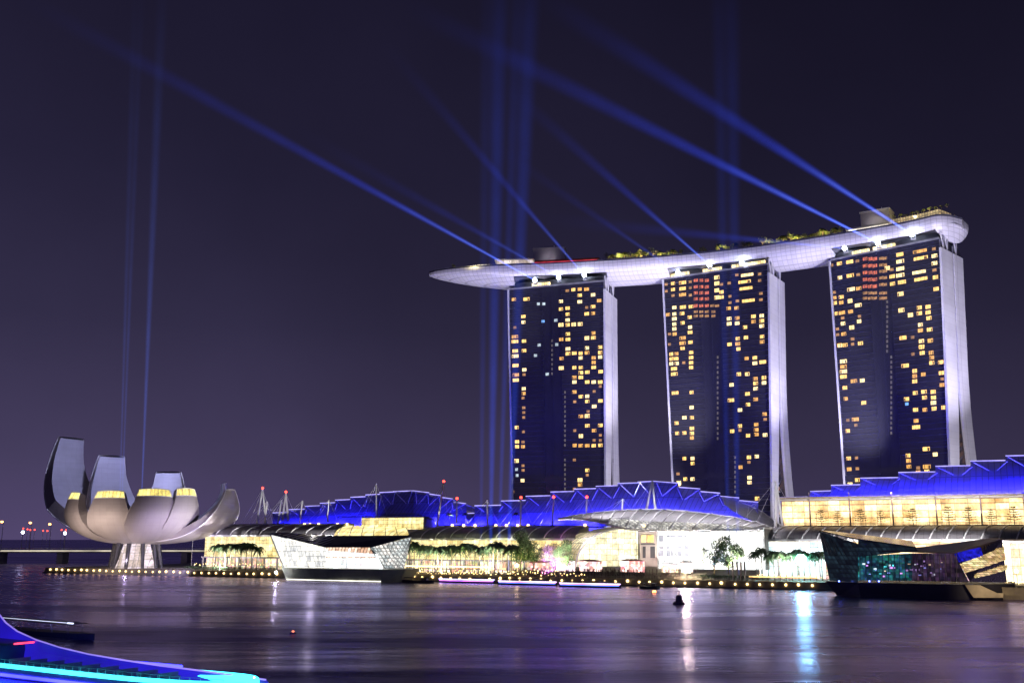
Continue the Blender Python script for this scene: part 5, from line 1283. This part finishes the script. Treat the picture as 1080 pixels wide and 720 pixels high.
d = sdpx(478); c, tg, nn = sframe(d); put([sh], us, 0, c - nn * 6 + UPV * ZT, 0, .8, 'lone small tree out near the bow tip of the roof deck', 'trees on the roof deck')

# ------------------------------------------------------------------ promenade details
def person_mb(mb, p, h, rz, rnd):
    d = Vector((math.cos(rz), math.sin(rz), 0)); s_ = d.cross(UPV)
    for sg in (-1, 1):
        mb.tube(p + s_ * .1 * sg, p + s_ * .09 * sg + UPV * h * .48, .06, .09, 5)
        sh_ = p + s_ * .2 * sg + UPV * h * .80; mb.tube(sh_, sh_ - UPV * h * .34 + d * rnd.uniform(0, .25), .05, .035, 4)
    mb.tube(p + UPV * h * .46, p + UPV * h * .82, .15, .19, 6); mb.tube(p + UPV * h * .82, p + UPV * h * .88, .06, n=5); mb.ball(p + UPV * h * .93, h * .068, 6, 4)
sa_, sb_ = W(538, 600, 9)[0], W(742, 600, 9)[0]
mb = MB()
for q in range(5): mb.sbox(sa_, sb_, 6.0 + q * 1.6, 13.9, GZ + .125 + q * .5, GZ + .12 + (q + 1) * .5)
tag(mb.build('terrace_steps', quaym), kind='structure')
rnd = random.Random(4); mb = MB()
for k in range(560):
    px = rnd.choice((rnd.uniform(540, 720), rnd.uniform(430, 800))); t = rnd.uniform(2, 13.6); s_, _ = W(px, 600, t)
    zz = GZ + .12 + (min(5, int((t - 6) / 1.6) + 1) * .5 if t > 6 and sa_ < s_ < sb_ else 0)
    person_mb(mb, S(s_, t, zz), rnd.uniform(1.5, 1.85), rnd.uniform(0, 6.3), rnd)
tag(mb.build('crowd', mat('crowd clothing', (.10, .07, .08), .8, var=.8, scale=1.3)), 'dense dark crowd of people watching along the promenade', 'crowd', kind='stuff')
# red-roofed stage tents behind the crowd
for i, (x0, x1, y0, lab, c) in enumerate([(557, 576, 593, 'leftmost small stage tent glowing red behind the crowd', (1, .25, .18)), (584, 604, 590.5, 'white-hot stage tent below the purple tree', (1, .7, .9)), (608, 633, 591.5, 'long pink-lit stall in front of the glass arch', (1, .45, .4)),
        (652, 678, 591, 'red and white lit stall before the stone block', (1, .2, .16)), (695, 714, 595, 'low food stall with dark roof below the atrium', (1, .7, .35)), (716, 729, 593, 'small blazing white kiosk at the centre of the quay', (1, .9, .7))]):
    s0, z1 = W(x0, y0, 14); s1, _ = W(x1, y0, 14); s0, s1 = s0, s1; T = thing('lit_stall', S((s0 + s1) / 2, 14, GZ + .12), lab, 'stall', 'lit stalls behind the crowd')
    mb = MB(); mb.sbox(s0, s1, 14, 17, GZ + .13, GZ + .9); mb.build('counter', concrete, T)
    mb = MB(); mb.sbox(s0 + .2, s1 - .2, 16.5, 16.8, GZ + .92, z1 - .1); mb.build('back_light', lit_glass('stall light %d' % i, c, (1, .8, .75), 2.0 if i not in (1, 5) else 5, 1.1, 1.3, .12, None, 1.0, .35), T)
    mb = MB(); c0 = [S(s0 - .4, 13.6, z1 - .08), S(s1 + .4, 13.6, z1 - .08), S(s1 + .4, 17.4, z1 - .08), S(s0 - .4, 17.4, z1 - .08)]; ap = S(s0 + (s1 - s0) * .3, 15.5, z1 + .9); ap2 = S(s0 + (s1 - s0) * .7, 15.5, z1 + .9)
    mb.add(c0 + [ap, ap2], [(3, 2, 1, 0), (0, 1, 5, 4), (2, 3, 4, 5), (1, 2, 5), (3, 0, 4)]); mb.build('tent_roof', mat('tent cloth', (.45, .16, .14), .7) if i < 4 else greysteel, T)
    for a in (s0, s1): mb = MB(); mb.tube(S(a, 13.8, GZ + .12), S(a, 13.8, z1 - .1), .08, n=5); mb.build('pole', steel, T)
# string lights / railing along the promenade
T = thing('quay_railing', S(200, .2, GZ + .12), 'long thin steel railing running along the top of the quay wall', 'railing')
mb = MB()
sA, sB = -105, 345
for k in range(int((sB - sA) / 2.5)): s_ = sA + 2.5 * k; mb.tube(S(s_, .2, GZ + .12), S(s_, .2, GZ + 1.2), .04, n=3)
for z in (.55, .9, 1.2): mb.tube(S(sA, .2, GZ + z), S(sB, .2, GZ + z), .035, n=3)
mb.build('rail', greysteel, T)
T = thing('light_strip', S(150, 5, GZ + 3), 'warm strip of lights over the low terrace below the green-lit palms', 'light strip')
mb = MB(); s0, z0 = W(428, 597, 4); s1, _ = W(515, 598, 4); mb.sbox(s0, s1, 4, 4.4, z0, z0 + .5); mb.build('light_tube', glow('terrace strip', (1, .75, .25), 5, .5, .3), T)
mb = MB()
for k in range(10): a = s0 + (s1 - s0) * k / 9; mb.tube(S(a, 4.2, GZ), S(a, 4.2, z0), .1, n=4)
mb.build('post', greysteel, T)
T = thing('light_strip', S(300, 5, GZ + 3), 'warm strip of lights below the right palm row', 'light strip')
mb = MB(); s0, z0 = W(790, 611, 4); s1, _ = W(865, 612, 4); z0 = GZ + 1.6; mb.sbox(s0, s1, 4, 4.4, z0, z0 + .5); mb.build('light_tube', glow('terrace strip low', (1, .55, .2), 2.6, .5, .3), T)
mb = MB()
for k in range(8): a = s0 + (s1 - s0) * k / 7; mb.tube(S(a, 4.2, GZ), S(a, 4.2, z0), .1, n=4)
mb.build('post', greysteel, T)
for i, (xa, xb, t, y_, n_, lab) in enumerate([(428, 520, 1.2, 604, 46, 'string of small golden bulbs hung below the green-lit palms'), (522, 620, 1.4, 606, 34, 'string of small golden bulbs hung along the quay under the tree with magenta light'),
        (432, 600, 8, 599, 50, 'upper string of small bulbs strung between the palm trunks'), (205, 290, 6, 594, 28, 'string of small bulbs below the left palm row'), (798, 866, 6, 606, 26, 'string of small bulbs below the right palm row'), (1056, 1080, -20, 612, 12, 'short string of bulbs by the mirrored prism and the piers')]):
    sa_, za_ = W(xa, y_, t); sb_, _ = W(xb, y_, t); za_ = max(za_, GZ + 1.6); T = thing('festoon', S((sa_ + sb_) / 2, t, za_), lab, 'string lights', 'strings of bulbs along the quay')
    mb = MB(); mb.path([S(sa_ + (sb_ - sa_) * k / 40, t, za_ + .35 * abs(math.sin(k * .8))) for k in range(41)], .03, 3); mb.build('wire', dark, T)
    mb = MB()
    for k in range(n_):
        f_ = (k + random.uniform(-.35, .35)) / n_; mb.ball(S(sa_ + (sb_ - sa_) * f_, t, za_ + random.uniform(-.9, .5)), random.choice((.14, .2, .3)), 6, 4)
    tag(mb.build('bulb', glow('festoon bulb', (1, .68, .26), 6, .4), T), kind='stuff')
    for f_ in (0, .33, .66, 1):
        mb = MB(); s_ = sa_ + (sb_ - sa_) * f_; mb.tube(S(s_, t, GZ if t > 0 else -.3), S(s_, t, za_ + .4), .07, n=4); mb.build('pole', greysteel, T)
# tall lit columns right of the dense tree
for i, px in enumerate((773, 777.5, 781.5, 785.5)):
    s_, _ = W(px, 600, 6); _, z1 = W(px, 594, 6); T = thing('light_column', S(s_, 6, GZ + .12), '%s slim grey column from the left, right of the dense green tree' % nth(i), 'column', 'slim columns on the promenade')
    mb = MB(); mb.tube(S(s_, 6, GZ + .12), S(s_, 6, GZ + 7.5), .45, .4, 8); mb.build('shaft', mat('column grey', (.4, .3, .3), .5), T); mb = MB(); mb.tube(S(s_, 6, GZ + 7.52), S(s_, 6, GZ + 7.9), .5, .3, 8); mb.build('cap', greysteel, T)
# very bright spots: lamps that throw the long streaks on the water
for (px, py, t, r, m, lab) in [(722.5, 600, .6, 2.2, glow('star lamp', (1, .82, .5), 300, .1), 'blazing white-yellow spotlight at the quay centre by the kiosk'),
      (545, 596, 3, 1.5, glow('yellow flood', (1, .75, .3), 22, .1), 'large yellow floodlight under the full green tree'),
      (845, 590, 6, 4.0, glow('cyan flood', (.30, .85, 1.0), 130, .1), 'cyan-white floodlight glaring through the right palm row'),
      (590, 597, 3, .9, glow('pink flood', (1, .5, .75), 22, .1), 'pink-white floodlight below the purple tree'),
      (465, 602, 2, 1.0, glow('gold flood', (1, .72, .25), 12, .1), 'left of two golden floodlights on the terrace below the palms'),
      (473, 602, 2, .9, MATS['gold flood'], 'right of two golden floodlights on the terrace below the palms'),
      (291, 603, -27, .9, glow('pavilion corner lamp', (.95, .95, 1.0), 200, .1), 'white floodlight on the water at the sharp corner of the white crystal pavilion'),
      (1072, 602, 18, 1.5, MATS['gold flood'], 'golden floodlight before the right-hand shop block')]:
    p = Wp(px, py, t); zb_ = -.5 if t < -10 else GZ + .12; T = thing('quay_floodlight', (p.x, p.y, zb_), lab, 'floodlight', 'floodlights on the quay')
    mb = MB(); mb.tube((p.x, p.y, zb_), p - UPV * r * .6, .16, .12, 6); mb.build('post', greysteel, T)
    mb = MB(); mb.ball(p, r * .55, 12, 8); mb.build('lamp_head', m, T, smooth=True)
# low mooring boats and hedges near the columns
T = thing('hedge', S(W(745, 600, 8)[0], 8, GZ + .12), 'low dark clipped hedge under the slim columns', 'hedge')
mb = MB(); rnd = random.Random(9); s0, s1 = W(738, 600, 8)[0], W(812, 600, 8)[0]
for k in range(2600):
    p = S(rnd.uniform(s0, s1), rnd.uniform(6.5, 9.5), GZ + .15 + rnd.random() ** .6 * 1.9); a = Vector((rnd.gauss(0, 1), rnd.gauss(0, 1), rnd.gauss(0, 1))).normalized(); b = a.orthogonal().normalized(); mb.quad(p - a * .22, p + b * .14, p + a * .22, p - b * .14)
mb.build('foliage', leafd, T)
T = thing('hedge', S(W(250, 596, 12)[0], 12, GZ + .12), 'low dark hedge below the left palm row', 'hedge')
mb = MB(); s0, s1 = W(196, 596, 7)[0], W(292, 598, 7)[0]
for k in range(3200):
    p = S(rnd.uniform(s0, s1), rnd.uniform(5, 8), GZ + .15 + rnd.random() ** .6 * 2.0); a = Vector((rnd.gauss(0, 1), rnd.gauss(0, 1), rnd.gauss(0, 1))).normalized(); b = a.orthogonal().normalized(); mb.quad(p - a * .22, p + b * .14, p + a * .22, p - b * .14)
mb.build('foliage', leafd, T)

# ------------------------------------------------------------------ boats
def boat(px, py, length, label, led=None, h=2.6, ax=None, roofm=None, cabin=True, group=None, name='river_boat', wide=3.6):
    p = gnd(px, py); ax = (ax or E).normalized(); sd = UPV.cross(ax); T = thing(name, p, label, 'boat', group)
    rows = []; m = 12
    for i in range(m + 1):
        f_ = i / m * 2 - 1; w_ = wide / 2 * (1 - abs(f_) ** 3.2) ** .6 if abs(f_) < 1 else .05; sh = .35 * f_ * f_
        c = p + ax * f_ * length / 2
        rows.append([c - sd * w_ + UPV * (1.0 + sh), c - sd * w_ * .75 - UPV * .25, c + sd * w_ * .75 - UPV * .25, c + sd * w_ + UPV * (1.0 + sh)])
    mb = MB(); mb.loft(rows, True, True); mb.build('hull', mat('boat hull', (.05, .045, .06), .5), T)
    if cabin:
        mb = MB()
        for i in range(7):
            f_ = -.36 + .72 * i / 6
            for sg in (-1, 1): q = p + ax * f_ * length + sd * sg * wide * .36; mb.tube(q + UPV * .9, q + UPV * h, .06, n=4)
        mb.build('roof_post', greysteel, T)
        mb = MB(); c = p + UPV * h; rws = []
        for i in range(5):
            y = (i / 4 * 2 - 1); rws.append([c - ax * length * .4 + sd * y * wide * .42 + UPV * .35 * (1 - y * y), c + ax * length * .4 + sd * y * wide * .42 + UPV * .35 * (1 - y * y)])
        mb.loft(rws); mb.loft([[q - UPV * .12 for q in r] for r in rws]); mb.build('canopy', roofm or mat('boat canopy', (.10, .08, .12), .6), T)
        mb = MB(); mb.box(p + UPV * .9 + ax * length * .22, length * .16, wide * .55, h - 1.0, ax); None if name == 'ferry' else mb.build('wheelhouse', mat('boat cabin', (.10, .09, .10), .5), T)
    if led:
        for m_, z, rr, k in led:
            mb = MB(); mb.path([p + ax * (f_ * length * k) - sd * (wide / 2 * (1 - abs(f_ * 2 * k) ** 3.2) ** .6 if abs(f_ * 2 * k) < 1 else .05) * 1.02 + UPV * z for f_ in [i / 12 - .5 for i in range(13)]], rr, 6)
            mb.build('light_strip', m_, T)
    return T
viol = glow('violet led', (.75, .18, 1.0), 3.2, .5, .12); bluel = glow('blue led', (.10, .25, 1.0), 3.0, .5, .12); whl = glow('white violet led', (.85, .75, 1.0), 3.0, .5, .12)
boat(360, 610.5, 15, 'small unlit boat moored below the white crystal pavilion', None, 2.4, group='small dark boats')
boat(440, 614, 19, 'low unlit boat just left of the row of violet-lit boats', None, 2.2, group='small dark boats')
for i, (px, py, L_, lab) in enumerate([(428, 611.2, 30, 'leftmost violet-lit river boat, beside the lattice prow'), (492, 613.4, 31, 'second violet-lit river boat from the left, below the palms'), (556, 615.8, 30, 'third violet-lit river boat from the left, below the crowd'), (622, 618.2, 29, 'rightmost violet-lit river boat, below the glass arch')]):
    boat(px, py + .8, L_, lab, [(whl, 1.7, .10, .99), (viol if i > 1 else bluel, 1.35, .13, .97), (bluel if i > 1 else viol, .95, .13, .95)], 2.5, group='river boats outlined in coloured lights', cabin=True, name='lit_river_boat')
boat(685, 620.5, 9, 'small dark boat right of the last violet-lit boat', None, 2.2, group='small dark boats')
# navigation buoy
def buoy(px, py, label, lampm, sc=1.0):
    p = gnd(px, py); T = thing('buoy', p, label, 'buoy')
    mb = MB(); rows = []
    for z, r in ((-.2, 1.5), (.15, 1.75), (.6, 1.7), (.75, 1.2), (1.0, .95), (2.2, .8), (2.6, .5)): rows.append([p + Vector((math.cos(i * .524) * r * sc, math.sin(i * .524) * r * sc, z * sc)) for i in range(12)])
    mb.loft(rows, True, True); mb.build('float', mat('buoy grey', (.16, .12, .2), .5), T)
    mb = MB(); mb.tube(p + UPV * 2.6 * sc, p + UPV * 3.1 * sc, .12 * sc); mb.ball(p + UPV * 3.2 * sc, .22 * sc); mb.build('lamp_head', lampm, T); return T
buoy(716, 637, 'squat dark round buoy on the water below the quay centre', glow('faint pink', (.8, .5, .6), .6, .1), 1.15)
def float_lamp(px, py, label, m, r=.35):
    p = gnd(px, py); T = thing('floating_lamp', p, label, 'floating lamp')
    mb = MB(); mb.tube(p - UPV * .1, p + UPV * .3, .8, .7, 10); mb.build('float', mat('buoy grey', (.16, .12, .2), .5), T)
    mb = MB(); mb.ball(p + UPV * .55, r, 8, 6, .6); mb.build('lamp_head', m, T)
float_lamp(690, 625, 'orange lamp floating beside the dark boat near the quay centre', glow('orange float', (1, .35, .08), 9, .1), .8)
float_lamp(309, 668, 'small red-orange lamp floating alone on the open dark water', glow('red float', (1, .22, .12), 2.5, .4), .32)

# the near cruise boat outlined in cyan and blue at the bottom left
def near_boat():
    a = gnd(-60, 683, 2.4); b = gnd(286, 717, 2.4); ax = (b - a); L_ = ax.length; ax.normalize(); sd = UPV.cross(ax); wide = 6.5
    c = (a + b) / 2 + sd * -0.0; p = Vector((c.x, c.y, 0)) - sd * 3.2
    T = thing('cruise_boat', p, 'near low cruise boat at the bottom left, edged in brilliant cyan and blue light', 'boat')
    def half(f_): return wide / 2 * (1 - max(0, f_) ** 4) ** .6 if f_ < 1 else .06
    rows = []; m = 24
    for i in range(m + 1):
        f_ = i / m * 2 - 1; w_ = half(f_); q = p + ax * f_ * L_ / 2; up = .5 * max(0, f_) ** 3
        rows.append([q - sd * w_ + UPV * (1.6 + up), q - sd * w_ * .8 - UPV * .3, q + sd * w_ * .8 - UPV * .3, q + sd * w_ + UPV * (1.6 + up), ])
    mb = MB(); mb.loft(rows, True, True); mb.build('hull', mat('cruise hull', (.35, .38, .5), .35), T)
    cy_ = glow('cyan led', (.05, .75, 1.0), 3.2, .35, .08); bl = glow('strong blue led', (.03, .03, 1.0), 7.0, .3, .08); vi = glow('lilac led', (.50, .42, 1.0), 1.3, .35, .1)
    def run(name, m_, z, r_, off=1.0, f0=-1, f1=.985, sgn=1):
        mb = MB(); mb.path([p + ax * f_ * L_ / 2 + sd * sgn * (half(f_) * off + .05) + UPV * (z + .5 * max(0, f_) ** 3) for f_ in [f0 + (f1 - f0) * i / 30 for i in range(31)]], r_, 8); mb.build(name, m_, T)
    run('gunwale_light', cy_, 2.0, .8); run('gunwale_light', glow('white cyan led', (.75, 1.0, 1.0), 5, .3, .1), 2.55, .13)
    run('gunwale_light', vi, 1.3, .3, .97); run('gunwale_light', bl, 1.0, .25, .9, sgn=1); run('gunwale_light', cy_, 1.9, .3, 1.0, sgn=-1); run('gunwale_light', bl, .5, .22, .9, sgn=-1)
    run('gunwale_light', bl, 3.0, .22, 1.01, -1, .55)
    mb = MB()
    for i in range(40):
        f_ = -.95 + 1.85 * i / 39
        for sg in (-1,): q = p + ax * f_ * L_ / 2 + sd * sg * half(f_) * .93; mb.tube(q + UPV * 1.7, q + UPV * 2.75, .035, n=4)
    for z in (2.2, 2.75): mb.path([p + ax * f_ * L_ / 2 - sd * half(f_) * .93 + UPV * z for f_ in [-.95 + 1.85 * i / 24 for i in range(25)]], .03, 4)
    mb.build('railing', steel, T)
    for i in range(9):
        q = p + ax * (-.3 + .11 * i) * L_ / 2; mb = MB(); mb.box(q + UPV * 1.72, .5, 3.6, .45, ax); mb.box(q - ax * .22 + UPV * 2.18, .08, 3.6, .5, ax); mb.build('bench', mat('bench', (.4, .35, .4), .5), T)
    # deck, rows of windows and a raised roof at the left end
    mb = MB(); mb.loft([[p + ax * f_ * L_ / 2 - sd * half(f_) * .95 + UPV * 1.7, p + ax * f_ * L_ / 2 + sd * half(f_) * .95 + UPV * 1.7] for f_ in [i / 12 - 1 for i in range(24)]]); mb.build('deck', mat('cruise deck', (.2, .2, .3), .4), T)
    e_f = -.36
    mb = MB(); q0 = p - ax * L_ / 2; q1 = p + ax * e_f * L_ / 2
    ln = (q1 - q0).length; mid = (q0 + q1) / 2; mb.box(mid + UPV * 1.72, ln, 4.6, 3.0, ax); mb.build('cabin', mat('cruise cabin', (.10, .10, .25), .3), T)
    mb = MB(); mb.box(mid + UPV * 4.74 + ax * 1.2, ln + 2.5, 5.4, .3, ax); mb.build('cabin_roof', mat('cruise roof', (.12, .1, .2), .4), T)
    mb = MB(); mb.path([q0 + sd * 2.75 + UPV * 4.9, q1 + ax * 1.2 + sd * 2.75 + UPV * 4.9, q1 + ax * 2.6 + sd * 1.8 + UPV * 4.9, q1 + ax * 2.4 - sd * 1.5 + UPV * 4.9], .14, 6); mb.build('roof_light', glow('red led', (1, .04, .10), 4, .4, .2), T)
    mb = MB(); mast_b = q1 + ax * 6 + UPV * 1.7
    mb.build('x', steel, T) if False else None
    crv = [(-8, 636), (0, 646), (8, 656), (20, 665), (40, 674), (65, 682), (95, 689), (130, 695), (170, 701), (210, 706), (250, 711.5), (282, 716)]  # glowing sheet added to the boat, shaped after its blue trail of light
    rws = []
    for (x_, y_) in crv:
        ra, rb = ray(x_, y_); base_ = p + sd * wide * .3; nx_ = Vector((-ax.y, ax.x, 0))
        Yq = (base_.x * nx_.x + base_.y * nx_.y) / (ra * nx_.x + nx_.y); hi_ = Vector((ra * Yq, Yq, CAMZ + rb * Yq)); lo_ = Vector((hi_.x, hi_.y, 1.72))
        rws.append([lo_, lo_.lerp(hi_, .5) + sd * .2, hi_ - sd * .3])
    mb = MB(); mb.loft(rws); mb.loft([[q + sd * .12 for q in r] for r in rws]); mb.build('blue_glow_sheet', glow('blue glow sheet', (.025, .012, .75), .62, .45, .06), T)
    mb = MB(); mb.path([r[-1] for r in rws], .12, 6); mb.build('glow_sheet_edge', glow('lilac glow edge', (.35, .25, 1.0), .9, .4, .1), T)
    lamp('POINT', 'boat_glow', p + sd * 6 + UPV * 2.5 - ax * 18, None, 2.2e4, (.03, .03, 1.0), shadow_soft_size=1.2)  # blue lamps added to spread the boat's glow around it
    lamp('POINT', 'boat_glow', p + sd * 6 + UPV * 2.5 + ax * 6, None, 1.2e4, (.03, .03, 1.0), shadow_soft_size=1.2)
near_boat()
def tender():
    p0 = gnd(-40, 652, 3.0); p1 = gnd(98, 664, 3.0); ax = p1 - p0; L_ = ax.length
    T = boat(29, 668, L_, 'slim dark ferry with thin white roof light behind the cyan-edged boat', None, 3.0, ax=ax, name='ferry', wide=4.5)
    p = Vector(T['_w']); ax.normalize(); sd = UPV.cross(ax); mb = MB(); q = p + UPV * 3.3
    mb.tube(q - ax * L_ * .4 - sd * 1.9, q + ax * L_ * .4 - sd * 1.9, .05, n=5); mb.tube(q + ax * L_ * .36 - sd * 1.9, q + ax * L_ * .4 - sd * 1.9, .16, n=6)
    mb.build('roof_light', glow('ferry roof light', (.7, .75, 1.0), 1.6, .3, .1), T)
tender()
